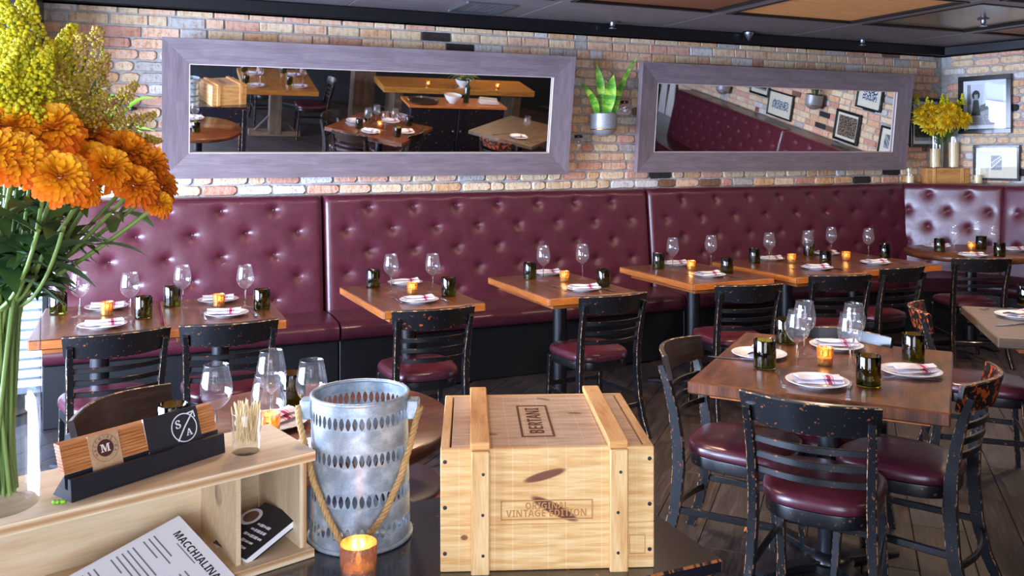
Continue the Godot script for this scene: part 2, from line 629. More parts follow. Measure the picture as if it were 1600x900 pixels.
	mat("kraft", Color(1, 1, 1), 0.8, {tex = cell_tex("kraft", [[0.0, C("b08a63")], [1.0, C("caa67e")]], 117, 0.05, 0.5, 128), scale = 6.0})
	mat("kraft_light", C("e8d9c4"), 0.8)
	mat("kraft_print", C("4d1f22"), 0.8)
	mat("kraft_print_soft", C("7c5a48"), 0.8)
	mat("cover_black", C("26262b"), 0.55)
	mat("holder_black", C("1c1e26"), 0.45)
	mat("holder_end_sheen", C("1c4b62"), 0.5)  # teal sheen of the black end put into its colour; not applied
	mat("white_print", C("e6e8ee"), 0.7)
	mat("toothpick", C("e3cb95"), 0.7)
	mat("white_cloth", C("d8d2cc"), 0.95, {rim = 0.3})
	mat("frame_black", C("141416"), 0.35, {coat = 0.3})
	mat("matte_cream", C("e8e2cc"), 0.9)
	mat("matte_white", C("e6ecee"), 0.9)
	mat("picture_glass", Color(1, 1, 1), 0.0, {alpha = 0.0})
	mat("wall_dark", C("15191f"), 0.7)
	mat("wall_plaster", C("55504a"), 0.9)
	mat("steel_matte", C("8d949c"), 0.35, {metal = 0.9})
	mat("sidewalk", C("9a9894"), 0.95)
	mat("facade", C("b9b4aa"), 0.95)
	mat("soil", C("33251b"), 1.0)
	mat("oak", Color(1, 1, 1), 0.3, {tex = grain_tex("oak", [[0.0, C("8a5522")], [0.5, C("b97f3a")], [1.0, C("d9a55c")]], 121, 0.45, 9), scale = 1.6, coat = 0.4, coat_rough = 0.15})
	mat("post_wood", Color(1, 1, 1), 0.7, {tex = grain_tex("post", [[0.0, C("3a2c22")], [0.5, C("5a4636")], [1.0, C("7d664f")]], 123, 0.5, 9, 256), scale = 1.5})
	mat("bottle_glass", C("1d2a1a"), 0.08, {coat = 0.5})
	mat("red_paint", C("6a2a26"), 0.5)
	mat("fill_lamp_glow", C("fff1d8"), 0.5, {glow = C("ffd9a0"), glow_e = 4.0})  # glow of the added ceiling fill lights

func cherry_tex() -> ImageTexture:
	return grain_tex("cherry", [[0.0, C("7d3f18")], [0.5, C("b5682b")], [1.0, C("d89250")]], 23, 0.45, 9)

func edge_stripes() -> ImageTexture:
	var d := PackedByteArray()
	d.resize(64 * 64 * 3)
	var nn := nz(64, 64, 0.1, 5, 2).get_data()
	for y in 64:
		for x in 64:
			var t := 0.5 + 0.5 * sin(y * TAU / 64.0) + (nn[y * 64 + x] - 128) / 700.0
			var c := C("b98d5e").lerp(C("efdbb6"), clampf(t, 0, 1))
			var k := (y * 64 + x) * 3
			d[k] = int(c.r * 255); d[k + 1] = int(c.g * 255); d[k + 2] = int(c.b * 255)
	return tex_of("ply_edge", 64, 64, d)

# base paint with chips where a noise passes a level
func paint_tex(key: String, level: float, base: Color, chip: Color, sd: int) -> ImageTexture:
	var size := 256
	var a := nz(size, size, 0.035, sd, 5).get_data()
	var b := nz(size, size, 0.09, sd + 5, 3).get_data()
	var d := PackedByteArray()
	d.resize(size * size * 3)
	var k := 0
	for i in size * size:
		var t := (a[i] * 0.62 + b[i] * 0.38) / 255.0
		var c := base.lerp(chip, smoothstep(level - 0.03, level + 0.03, t))
		c = c.lightened((b[i] / 255.0 - 0.5) * 0.06) if b[i] > 128 else c
		d[k] = int(c.r * 255); d[k + 1] = int(c.g * 255); d[k + 2] = int(c.b * 255)
		k += 3
	return tex_of(key, size, size, d)

func napkin_tex() -> ImageTexture:
	var size := 256
	var a := nz(size, size, 0.2, 301, 2).get_data()
	var d := PackedByteArray()
	d.resize(size * size * 3)
	var k := 0
	for y in size:
		for x in size:
			var u := float(x) / size
			var c := C("e4e2ec")
			if u > 0.66 and u < 0.74:
				c = C("a8345a")
			elif (u > 0.60 and u < 0.625) or (u > 0.775 and u < 0.80):
				c = C("c98aa6")
			elif u > 0.625 and u < 0.775:
				c = C("ddc6d6")
			c = c * (0.94 + 0.06 * a[y * size + x] / 255.0)
			d[k] = int(c.r * 255); d[k + 1] = int(c.g * 255); d[k + 2] = int(c.b * 255)
			k += 3
	return tex_of("napkin", size, size, d)


func m(key: String) -> StandardMaterial3D:
	return mats[key]


func area(at: Vector3, basis: Basis, size: Vector2, energy: float, c: Color, called: String) -> void:
	var l := AreaLight3D.new()
	l.name = called
	l.area_size = size
	l.light_energy = energy
	l.light_color = c
	l.shadow_enabled = true
	l.area_range = 30.0
	l.transform = Transform3D(basis, at)
	add_child(l)


func _ready() -> void:
	rng.seed = 20240611
	# ---- camera (level, lens shifted down so that uprights stay upright)
	var cam := Camera3D.new()
	cam.name = "camera"
	cam.projection = Camera3D.PROJECTION_FRUSTUM
	cam.near = 0.1
	cam.far = 200.0
	cam.size = 900.0 / FOCAL * cam.near
	cam.frustum_offset = Vector2(0, -(450.0 - HORIZON) / FOCAL * cam.near)
	cam.position = EYE
	cam.rotation.y = -TURN
	add_child(cam)
	cam.current = true
	# ---- sky and exposure
	var env := Environment.new()
	env.background_mode = Environment.BG_SKY
	var sky := Sky.new()
	var psm := ProceduralSkyMaterial.new()
	psm.sky_top_color = C("7fa9e8")
	psm.sky_horizon_color = C("dfe9f7")
	psm.ground_bottom_color = C("77756f")
	psm.ground_horizon_color = C("a8a49c")
	psm.energy_multiplier = 4.0
	sky.sky_material = psm
	env.sky = sky
	env.ambient_light_source = Environment.AMBIENT_SOURCE_DISABLED
	env.tonemap_mode = Environment.TONE_MAPPER_LINEAR
	env.tonemap_exposure = 1.32
	env.sdfgi_enabled = true
	env.ssao_enabled = true
	env.ssil_enabled = true
	var we := WorldEnvironment.new()
	we.environment = env
	add_child(we)
	# ---- daylight through the street windows (beside the tables) and through the entrance glass behind the camera
	area(Vector3(-2.95, 1.20, 2.60), Basis(Vector3.UP, -PI / 2), Vector2(4.40, 1.60), 92.0, C("c4d8ff"), "street_window_daylight")
	area(Vector3(-1.3, 1.3, 7.9), Basis.IDENTITY, Vector2(3.2, 2.0), 12.0, C("e6ecff"), "entrance_daylight")

	make_materials()
	make_room()
	make_banquettes()
	make_mirrors()
	make_wall_things()
	make_corner_shelf()
	make_tables()
	make_console()
	make_bouquet()
	make_rest_of_room()
	make_ceiling_things()


# ================================================================ the room
const BRICK_TONES := [["brick_tan", "e4cfae", 18], ["brick_peach", "eac8ac", 20], ["brick_salmon", "e2b5a0", 14], ["brick_buff", "efdcbc", 16], ["brick_orange", "e0ba90", 8], ["brick_red", "cfa08c", 5], ["brick_grey", "c0c0be", 6], ["brick_white", "dee0e0", 6], ["brick_brown", "85644f", 2], ["brick_black", "35302e", 2]]
var brick_meshes := {}
var brick_shapes := []

func brick_tone_table() -> Array:
	var bag := []
	for t in BRICK_TONES:
		for k in t[2]:
			bag.append(t[0])
	return bag

func brick_materials() -> void:
	var mott := []
	for k in 3:
		mott.append(brick_tex("brickmott%d" % k, 400 + k * 13))
	var bump := gray_tex("brickbump", 431, 0.06, 0.0, 1.0, 256)
	for i in BRICK_TONES.size():
		var t = BRICK_TONES[i]
		mat(t[0], C(t[1]), 0.92, {tex = mott[i % 3], bump = bump, bump_cm = 0.35, scale = 2.3 + 0.37 * (i % 4), wtri = true})

func brick_tex(key: String, sd: int) -> ImageTexture:
	var size := 256
	var a := nz(size, size, 0.03, sd, 4).get_data()
	var b := nz(size, size, 0.14, sd + 1, 3).get_data()
	var e := stretch(nz(size, 32, 0.05, sd + 2, 2), size, size)
	var d := PackedByteArray()
	d.resize(size * size * 3)
	var k := 0
	for i in size * size:
		var t := (a[i] * 0.4 + b[i] * 0.25 + e[i] * 0.35) / 255.0
		var c := ramp([[0.0, C("b48a76")], [0.32, C("e8cebb")], [0.48, C("f9f0e8")], [0.68, C("fffdf8")], [1.0, C("ffffff")]], t)
		if b[i] < 46:
			c = c.darkened(0.35)
		d[k] = int(c.r * 255); d[k + 1] = int(c.g * 255); d[k + 2] = int(c.b * 255)
		k += 3
	return tex_of(key, size, size, d)

# one rough-edged brick, face at z = 0, centred on x and y
func brick_shape(l: float, h: float, into: MB, at := Vector3.ZERO) -> void:
	var out := []
	var hx := l / 2
	var hy := h / 2
	for p in [[-1, -0.55], [-0.9, -1], [0.0, -1], [0.9, -1], [1, -0.55], [1, 0.55], [0.9, 1], [0.0, 1], [-0.9, 1], [-1, 0.55]]:
		var q := Vector2(p[0] * hx, p[1] * hy)
		if absf(p[0]) == 0.9:
			q.x = signf(p[0]) * (hx - 0.012 - rng.randf() * 0.008)
		q += Vector2(rng.randf_range(-0.004, 0.003), rng.randf_range(-0.0035, 0.002))
		out.append(q)
	var rows := []
	var tilt := Vector2(rng.randf_range(-0.02, 0.02), rng.randf_range(-0.05, 0.05))
	for st in [[1.0, -0.03, 0.0], [1.0, -0.006, 0.0], [1.0, 0.0, 0.006]]:
		var row := PackedVector3Array()
		for q in out:
			var w: Vector2 = q
			w.x -= signf(w.x) * st[2]
			w.y -= signf(w.y) * st[2]
			row.append(at + Vector3(w.x, w.y, st[1] + (tilt.x * w.x + tilt.y * w.y if st[1] > -0.02 else 0.0)))
		rows.append(row)
	into.grid(rows, true, true)
	var cap := []
	for p in rows[2]:
		cap.append(p)
	into.poly(cap, Vector3(0, 0, 1), Vector3.RIGHT, Vector3.UP)

func brick_mesh(shape: int, tone: String) -> ArrayMesh:
	var key := "%d %s" % [shape, tone]
	if not brick_meshes.has(key):
		brick_meshes[key] = brick_shapes[shape].mesh(m(tone))
	return brick_meshes[key]

const COURSE := 0.0735

# lays courses between s0 and s1 on a wall; near(x, y): 2 = a part of its own, 1 = joined with the rest, 0 = skip
func lay_bricks(wall: Node3D, s0: float, s1: float, y0: float, y1: float, near: Callable, limit := 300) -> void:
	var bag := brick_tone_table()
	var rest := MB.new()
	rest.tinted = true
	var n_parts := 0
	var row := 0
	var y := y0
	while y < y1:
		var x := s0 - rng.randf() * 0.1 - (0.11 if row % 2 == 1 else 0.0)
		while x < s1:
			var r := rng.randf()
			var kind := 0 if r < 0.74 else (1 if r < 0.92 else 2)
			var l: float = [0.228, 0.118, 0.172][kind]
			var cx := x + l / 2
			var cy := y + COURSE / 2
			x += l
			if cx - l / 2 < s0 - 0.02 or cx + l / 2 > s1 + 0.02:
				continue
			var how: int = near.call(cx, cy)
			var tone: String = bag[rng.randi() % bag.size()]
			var at := Vector3(cx + rng.randf_range(-0.003, 0.003), cy + rng.randf_range(-0.002, 0.002), rng.randf_range(-0.004, 0.004))
			if how == 2 and n_parts < limit:
				part(wall, "brick", brick_mesh(kind * 8 + rng.randi() % 8, tone), Transform3D(Basis(Vector3.BACK, rng.randf_range(-0.012, 0.012)), at))
				n_parts += 1
			elif how >= 1:
				for t in BRICK_TONES:
					if t[0] == tone:
						rest.tint = C(t[1]).srgb_to_linear()
				rest.box(at + Vector3(0, 0, -0.015), Vector3(l - 0.012, 0.062, 0.03), 0.004)
		y += COURSE
		row += 1
	if rest.v.size() > 0:
		var o := part(wall, "brickwork", rest.mesh(m("brick_rest")))
		o.set_meta("kind", "stuff")

const RW_DIR := Vector3(0.183, 0, 0.983)
const CORNER := Vector3(7.216, 0, 0)

func right_wall_xf() -> Transform3D:
	var x := RW_DIR.normalized()
	return Transform3D(Basis(x, Vector3.UP, x.cross(Vector3.UP)), CORNER)

func make_room() -> void:
	brick_materials()
	mat("brick_rest", Color(1, 1, 1), 0.92, {vcol = true, tex = texs["brickmott0"], scale = 2.6, wtri = true})
	for l in [0.216, 0.106, 0.160]:
		for k in 8:
			var b := MB.new()
			brick_shape(l, 0.063, b)
			brick_shapes.append(b)
	var mortar := m("mortar")
	# back wall with its bricks
	var wb := struct("wall_back", MB.new().box(Vector3(3.5, 1.3, -0.112), Vector3(8.0, 2.8, 0.2)).mesh(mortar))
	var hidden := func(x: float, y: float) -> int:
		for r in [[0.17, 3.03], [3.66, 6.55]]:
			if x > r[0] + 0.30 and x < r[1] - 0.30 and y > 1.62 and y < 2.10:
				return 1
		return 2
	lay_bricks(wb, -0.74, 7.216, 1.326 - COURSE * 3, 2.47, hidden, 420)
	# side wall
	var xf := right_wall_xf()
	var wr := struct("wall_right", MB.new().box(Vector3(4.6, 1.3, -0.112), Vector3(9.6, 2.8, 0.2)).mesh(mortar), xf)
	lay_bricks(wr, 0.0, 7.6, 1.326 - COURSE * 2, 2.47, func(x: float, _y: float) -> int: return 2 if x < 1.35 else 1)
	# street wall with its windows
	var dark := m("wall_dark")
	var wl := MB.new()
	var X := -3.08
	wl.box(Vector3(X, 0.175, 4.0), Vector3(0.16, 0.35, 8.3))
	wl.box(Vector3(X, 2.37, 4.0), Vector3(0.16, 0.66, 8.3))
	wl.box(Vector3(X, 1.20, 0.12), Vector3(0.16, 1.72, 0.5))
	wl.box(Vector3(X, 1.20, 6.75), Vector3(0.16, 1.72, 2.7))
	struct("wall_left", wl.mesh(dark))
	for k in 3:
		var z0 := 0.40 + 1.68 * k
		var w := struct("window_%d" % [1, 2, 3, 5][k], MB.new().box(Vector3(X, 0.38, z0 + 0.82), Vector3(0.10, 0.06, 1.66), 0.005).mesh(m("trim_black")))
		part(w, "window_frame", MB.new().box(Vector3(X, 2.02, z0 + 0.82), Vector3(0.10, 0.06, 1.66), 0.005).mesh(m("trim_black")))
		for zz in [z0 + 0.02, z0 + 1.62]:
			part(w, "window_frame", MB.new().box(Vector3(X, 1.20, zz), Vector3(0.10, 1.60, 0.06), 0.005).mesh(m("trim_black")))
		part(w, "pane", MB.new().box(Vector3(X, 1.20, z0 + 0.82), Vector3(0.006, 1.58, 1.54)).mesh(m("glass")))
	# entrance wall behind the camera, with its glass door
	var wf := MB.new()
	wf.box(Vector3(-3.05, 1.3, 8.08), Vector3(0.3, 2.8, 0.16))
	wf.box(Vector3(0.76, 1.3, 8.08), Vector3(0.84, 2.8, 0.16))
	wf.box(Vector3(1.14, 1.3, 7.9), Vector3(0.08, 2.8, 0.5))
	wf.box(Vector3(-1.29, 2.55, 8.08), Vector3(3.3, 0.3, 0.16))
	struct("wall_entrance", wf.mesh(dark))
	var dr := struct("door_1", MB.new().box(Vector3(-1.29, 0.1, 8.08), Vector3(3.24, 0.2, 0.05), 0.004).mesh(m("trim_black")))
	for xx in [-2.87, -2.08, -1.29, -0.50, 0.29]:
		part(dr, "door_stile", MB.new().box(Vector3(xx, 1.3, 8.08), Vector3(0.07, 2.2, 0.05), 0.004).mesh(m("trim_black")))
	for xx in [-2.475, -1.685, -0.895, -0.105]:
		part(dr, "pane", MB.new().box(Vector3(xx, 1.3, 8.08), Vector3(0.72, 2.2, 0.006)).mesh(m("glass")))
	# the room's end behind the camera
	struct("wall_rear", MB.new().box(Vector3(4.95, 1.3, 7.70), Vector3(7.7, 2.8, 0.16)).mesh(dark))
	# street outside
	struct("ground_street", MB.new().box(Vector3(-6.0, -0.25, 4.0), Vector3(26.0, 0.2, 34)).mesh(m("sidewalk")))
	struct("wall_corner", MB.new().box(Vector3(-2.12, 1.3, -0.10), Vector3(2.1, 2.8, 0.16)).mesh(dark))
	make_floor()
	make_ceiling()
	# black corner pilaster at the end of the bricks
	struct("trim_3", MB.new().box(Vector3(-0.79, 2.08, 0.20), Vector3(0.58, 0.96, 0.56), 0.006).mesh(m("trim_black")))
	struct("trim_5", MB.new().box(Vector3(-0.79, 0.04, -0.05), Vector3(0.58, 0.08, 0.16), 0.004).mesh(m("trim_black")))
	# low shuttered window between the bricks and the street wall
	var w4 := struct("window_4", MB.new().box(Vector3(-0.495, 0.82, -0.05), Vector3(0.03, 1.48, 0.10), 0.003).mesh(m("trim_black")))
	part(w4, "pane", MB.new().box(Vector3(-0.78, 0.82, -0.11), Vector3(0.55, 1.48, 0.006)).mesh(m("glass")))
	for k in 24:
		part(w4, "slat", MB.new().box(Vector3.ZERO, Vector3(0.52, 0.045, 0.004), 0.0, Transform3D(Basis(Vector3.RIGHT, -0.6), Vector3(-0.775, 0.12 + k * 0.06, -0.06))).mesh(m("porcelain")))

func make_floor() -> void:
	var stops := []
	for k in 5:
		var t := grain_tex("floor%d" % k, [[0.0, C("1a1615")], [0.4, C("2c2420").lerp(C("302b2f"), k / 4.0)], [0.7, C("3f3530").lerp(C("403b40"), k / 4.0)], [1.0, C("5a4e48")]], 200 + k, 0.6, 9, 256)
		mat("plank%d" % k, Color(1, 1, 1), 0.5, {tex = t, scale = 1.2 + 0.1 * k, bump = t, bump_cm = 0.08})
		stops.append("plank%d" % k)
	mat("floor_gap", C("0c0a09"), 0.9)
	var fl := struct("floor", MB.new().box(Vector3(2.95, -0.06, 4.0), Vector3(12.4, 0.1, 8.4)).mesh(m("floor_gap")))
	var meshes := []
	for k in 10:
		var b := MB.new()
		b.uvo = Vector2(rng.randf() * 3, rng.randf() * 3)
		b.box(Vector3(0, -0.006, 0), Vector3(1.196, 0.016, 0.1965), 0.0015)
		meshes.append(b.mesh(m(stops[k % 5])))
	var rest := {}
	for k in 5:
		rest[k] = MB.new()
	var ax := Vector3(0.7071, 0, -0.7071)
	var ay := Vector3(0.7071, 0, 0.7071)
	var bas := Basis(ax, Vector3.UP, ay)
	bas = Basis(ax, Vector3.UP, ax.cross(Vector3.UP))
	for j in range(-20, 85):
		for i in range(-12, 13):
			var c := ax * (i * 1.2 + (j * 0.43 - floorf(j * 0.43 / 1.2) * 1.2)) + ay * (j * 0.2)
			if c.x < -2.7 or c.x > 8.6 or c.z < 0.3 or c.z > 7.4:
				continue
			var kk := rng.randi() % 10
			if c.x > 1.0 and c.x < 5.0 and c.z > 1.5 and c.z < 5.4 and c.z < 6.3 - (c.x - 1.0) * 0.2:
				part(fl, "plank", meshes[kk], Transform3D(bas, c))
			else:
				rest[kk % 5].uvo = Vector2(rng.randf() * 3, rng.randf() * 3)
				rest[kk % 5].box(Vector3(0, -0.006, 0), Vector3(1.196, 0.016, 0.1965), 0.0, Transform3D(bas, c))
	for k in 5:
		var o := part(fl, "planking", rest[k].mesh(m(stops[k])))
		o.set_meta("kind", "stuff")

func make_ceiling() -> void:
	var black := m("ceiling_black")
	var ce := struct("ceiling", MB.new().box(Vector3(2.95, 2.71, 4.0), Vector3(12.6, 0.12, 8.6)).mesh(black))
	var seams := [-1.2, 0.08, 1.36, 2.64, 3.92, 5.24, 6.50, 7.9]
	for k in 7:
		var x0: float = seams[k]
		var x1: float = seams[k + 1]
		var b := MB.new()
		b.uvo = Vector2(k * 1.3, k * 0.7)
		b.box(Vector3((x0 + x1) / 2, 2.605, 0.42), Vector3(x1 - x0 - 0.006, 0.09, 0.86), 0.003)
		part(ce, "soffit_board", b.mesh(black))
	for k in range(1, 8):
		var b2 := MB.new()
		b2.box(Vector3(seams[k], 2.605, 6.2), Vector3(0.11, 0.09, 10.7), 0.003, Transform3D.IDENTITY, 2)
		part(ce, "beam", b2.mesh(black))
	for r in 8:
		var z1 := 1.98 + 1.2 * r
		var b3 := MB.new()
		b3.box(Vector3(3.4, 2.606, z1), Vector3(9.0, 0.088, 0.12), 0.003)
		part(ce, "beam", b3.mesh(black))
		for k in 7:
			var xa: float = seams[k] + 0.055
			var xb: float = seams[k + 1] - 0.055
			var za: float = z1 - 1.14 if r > 0 else 0.85
			if r == 0:
				za = 0.85
			var zb := z1 - 0.06
			var c := Vector3((xa + xb) / 2, 2.592, (za + zb) / 2)
			var key: String = "coffer_warm_lit" if (k == 4 and r == 0) else ("coffer_gloss" if k == 5 else "coffer_brown")
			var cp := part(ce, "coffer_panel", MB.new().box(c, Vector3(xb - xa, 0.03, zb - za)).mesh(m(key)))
			if r < 2:
				for sd in [[c.x, za + 0.015, xb - xa, 0.03], [c.x, zb - 0.015, xb - xa, 0.03]]:
					part(cp, "moulding", MB.new().box(Vector3(sd[0], 2.566, sd[1]), Vector3(sd[2], 0.022, sd[3]), 0.006).mesh(m("trim_black")))
				for sx in [xa + 0.015, xb - 0.015]:
					part(cp, "moulding", MB.new().box(Vector3(sx, 2.566, (za + zb) / 2), Vector3(0.03, 0.022, zb - za), 0.006).mesh(m("trim_black")))
	# crown trim along both brick walls
	var t1 := MB.new()
	t1.box(Vector3(3.1, 2.511, 0.045), Vector3(8.3, 0.09, 0.11), 0.008)
	t1.box(Vector3(3.1, 2.478, 0.03), Vector3(8.3, 0.024, 0.13), 0.006)
	struct("trim_1", t1.mesh(m("trim_black")))
	var t2 := MB.new()
	t2.box(Vector3(3.8, 2.511, 0.045), Vector3(7.7, 0.09, 0.11), 0.008)
	t2.box(Vector3(3.8, 2.478, 0.03), Vector3(7.7, 0.024, 0.13), 0.006)
	struct("trim_2", t2.mesh(m("trim_black")), right_wall_xf())


# ================================================================ tufted benches
func tuft_depth(dx: float, dy: float) -> float:
	var d := sqrt(dx * dx + dy * dy)
	var z := 0.027 * exp(-d / 0.021) + 0.005 * exp(-d * d / 0.0030)
	z += 0.005 * exp(-dy * dy / 0.00016) * exp(-absf(dx) / 0.035)
	return z

func banquette(label: String, xf: Transform3D, length: float, p0: float, p1: float, pitch := 0.325, seat := true, step := 0.016, seat_len := 0.0) -> Node3D:
	var o := thing("banquette_section", label, "banquette", Vector3.ZERO, 0.0, "tufted banquette sections")
	o.transform = xf
	var rows_y := []
	for k in 5:
		rows_y.append(1.16 - 0.148 * k)
	var face_z := func(y: float) -> float: return lerpf(0.17, 0.085, clampf((y - 0.45) / 0.8, 0, 1))
	var xs := [0.0, 0.003, 0.010, 0.022]
	var n := int((length - 0.07) / step)
	for i in n + 1:
		xs.append(0.035 + (length - 0.07) * i / n)
	xs.append_array([length - 0.022, length - 0.010, length - 0.003, length])
	var rows := []
	var ny := int(0.76 / step)
	var prof := []
	for j in ny + 1:
		prof.append([0.45 + 0.76 * j / ny, 1.0, 0.0])
	prof.append_array([[1.228, 1.0, 0.006], [1.243, 1.0, 0.018], [1.251, 1.0, 0.038], [1.253, 1.0, 0.06], [1.252, 0.0, 0.0]])
	for pr in prof:
		var y: float = pr[0]
		var row := PackedVector3Array()
		for x in xs:
			var z: float = face_z.call(y)
			var cut := 0.0
			for k in 5:
				var dy: float = y - rows_y[k]
				if absf(dy) < 0.11:
					var ph := p0 if k % 2 == 0 else p1
					var i := roundf((x - ph) / pitch)
					var bx := ph + i * pitch
					if bx > 0.06 and bx < length - 0.06:
						cut = maxf(cut, tuft_depth(x - bx, dy))
			z -= cut
			var de := minf(x, length - x)
			z -= 0.05 * exp(-de / 0.012)
			z -= pr[2]
			z = maxf(z, 0.0) * (1.0 if pr[1] > 0.5 else 0.1)
			if de < 0.002:
				z = minf(z, 0.04)
			row.append(Vector3(x, y, z))
		rows.append(row)
	var b := MB.new()
	b.grid(rows, false, true)
	part(o, "backrest", b.mesh(m("vinyl")))
	var bt := MB.new()
	bt.ball(Vector3.ZERO, Vector3(0.009, 0.009, 0.006), 10, 6)
	var btm := bt.mesh(m("button"))
	for k in 5:
		var ph2 := p0 if k % 2 == 0 else p1
		var i2 := ceilf((0.06 - ph2) / pitch)
		while ph2 + i2 * pitch < length - 0.06:
			var yy: float = rows_y[k]
			part(o, "button", btm, Transform3D(Basis.IDENTITY, Vector3(ph2 + i2 * pitch, yy, face_z.call(yy) - 0.0285)))
			i2 += 1.0
	if seat:
		var sl := seat_len if seat_len > 0.0 else length
		var pl := PackedVector2Array([Vector2(0.10, 0.36), Vector2(0.10, 0.472), Vector2(0.35, 0.482), Vector2(0.54, 0.474), Vector2(0.58, 0.468), Vector2(0.606, 0.455), Vector2(0.617, 0.435), Vector2(0.619, 0.40), Vector2(0.612, 0.375), Vector2(0.595, 0.362)])
		var sx := Transform3D(Basis(Vector3(0, 0, 1), Vector3(1, 0, 0), Vector3(0, 1, 0)), Vector3.ZERO)
		part(o, "seat_cushion", MB.new().prism(pl, 0.004, sl - 0.004, sx).mesh(m("vinyl_seat")))
		part(o, "plinth", MB.new().box(Vector3(sl / 2, 0.18, 0.30), Vector3(sl, 0.355, 0.55), 0.006).mesh(m("plinth")))
	part(o, "back_board", MB.new().box(Vector3(length / 2, 0.85, 0.008), Vector3(length - 0.004, 0.79, 0.012)).mesh(m("plinth")))
	return o

func wall_frame(start: Vector3, dir: Vector3) -> Transform3D:
	var x := dir.normalized()
	return Transform3D(Basis(x, Vector3.UP, x.cross(Vector3.UP)), start)

func make_banquettes() -> void:
	banquette("burgundy tufted banquette section behind the pair of tables near the flower vase", yaw_xf(Vector3(-0.46, 0, 0.012)), 1.65, 0.66, 0.815, 0.333)
	banquette("burgundy tufted banquette section under the mirror showing the crate", yaw_xf(Vector3(1.195, 0, 0.012)), 2.595, 0.317, 0.157, 0.3245)
	banquette("dark burgundy tufted banquette section under the mirror showing the other bench", yaw_xf(Vector3(3.795, 0, 0.012)), 2.83, 0.325, 0.17, 0.335, true, 0.016, 2.26)
	var cd := Vector3(0.43, 0, 0.73)
	var cs := Vector3(6.66, 0, 0.03)
	var co := banquette("short glossy tufted banquette panel angled across the brick corner", wall_frame(cs, cd), 0.85, 0.24, 0.40, 0.33, false)
	var inv := co.transform.affine_inverse()
	part(co, "seat_cushion", MB.new().prism(PackedVector2Array([Vector2(6.062, 0.13), Vector2(6.58, 0.13), Vector2(6.95, 0.80), Vector2(6.46, 0.885), Vector2(6.30, 0.76), Vector2(6.062, 0.63)]), 0.36, 0.474).mesh(m("vinyl_seat")), inv)
	part(co, "plinth", MB.new().prism(PackedVector2Array([Vector2(6.064, 0.13), Vector2(6.58, 0.13), Vector2(6.95, 0.78), Vector2(6.53, 0.86), Vector2(6.34, 0.72), Vector2(6.064, 0.58)]), 0.003, 0.357).mesh(m("plinth")), inv)
	var rs := cs + cd.normalized() * 0.855
	banquette("tufted banquette section beside the corner panel below the framed photographs", wall_frame(rs, RW_DIR), 1.95, 0.30, 0.14, 0.325, true, 0.02)
	banquette("tufted banquette section nearest the hanging white aprons", wall_frame(rs + RW_DIR.normalized() * 1.96, RW_DIR), 3.5, 0.30, 0.14, 0.325, true, 0.02)
	# ledge behind the angled benches
	var e0 := rs + RW_DIR.normalized() * 5.5
	var pl := PackedVector2Array()
	for p in [Vector3(6.62, 0, 0.005), CORNER + Vector3(0, 0, 0.005), CORNER + RW_DIR * 6.2 + Vector3(-0.005, 0, 0), e0, rs, cs]:
		pl.append(Vector2(p.x, p.z))
	struct("trim_4", MB.new().prism(pl, 1.205, 1.247).mesh(m("brown_crest")))


# ================================================================ mirrors
func hexa(b: MB, f: Array, k: Array, ua: Vector3, va: Vector3) -> void:
	# f: four front corners, k: four back corners, same order
	var c := Vector3.ZERO
	for p in f:
		c += p / 8.0
	for p in k:
		c += p / 8.0
	var faces := [[f[0], f[1], f[2], f[3]], [k[0], k[1], k[2], k[3]]]
	for i in 4:
		var j := (i + 1) % 4
		faces.append([f[i], f[j], k[j], k[i]])
	for q in faces:
		var nn: Vector3 = (q[1] - q[0]).cross(q[2] - q[0]).normalized()
		if nn.dot((q[0] + q[2]) * 0.5 - c) < 0:
			nn = -nn
		b.poly(q, nn, ua, va)

func wall_mirror(label: String, at: Vector3, w: float, h: float, tilt: float, yaw: float) -> void:
	var o := thing("wall_mirror", label, "mirror", at, 0.0, "long leaning wall mirrors")
	o.basis = Basis(Vector3.UP, yaw) * Basis(Vector3.RIGHT, tilt)
	var fw := 0.163
	var zo := 0.055
	var zi := 0.034
	var oc := [Vector2(0, 0), Vector2(w, 0), Vector2(w, h), Vector2(0, h)]
	var ic := [Vector2(fw, fw), Vector2(w - fw, fw), Vector2(w - fw, h - fw), Vector2(fw, h - fw)]
	for i in 4:
		var j := (i + 1) % 4
		var b := MB.new()
		b.uvo = Vector2(i * 0.37, i * 0.21)
		var f := [Vector3(oc[i].x, oc[i].y, zo), Vector3(oc[j].x, oc[j].y, zo), Vector3(ic[j].x, ic[j].y, zi), Vector3(ic[i].x, ic[i].y, zi)]
		var k := [Vector3(oc[i].x, oc[i].y, 0), Vector3(oc[j].x, oc[j].y, 0), Vector3(ic[j].x, ic[j].y, 0), Vector3(ic[i].x, ic[i].y, 0)]
		var ua := Vector3.RIGHT if i % 2 == 0 else Vector3.UP
		hexa(b, f, k, ua, Vector3.UP if i % 2 == 0 else Vector3.RIGHT)
		part(o, "frame_rail", b.mesh(m("frame_wood")))
		# thin pale strip round the glass: a reflection put in as shape
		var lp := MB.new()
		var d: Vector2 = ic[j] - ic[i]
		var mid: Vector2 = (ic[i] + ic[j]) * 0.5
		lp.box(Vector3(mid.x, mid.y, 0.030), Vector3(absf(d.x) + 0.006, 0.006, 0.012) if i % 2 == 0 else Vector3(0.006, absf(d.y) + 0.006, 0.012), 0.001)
		part(o, "reflection_strip", lp.mesh(m("edge_reflection")))
	part(o, "mirror_glass", MB.new().box(Vector3(w / 2, h / 2, 0.012), Vector3(w - 2 * fw + 0.02, h - 2 * fw + 0.02, 0.006)).mesh(m("mirror")))

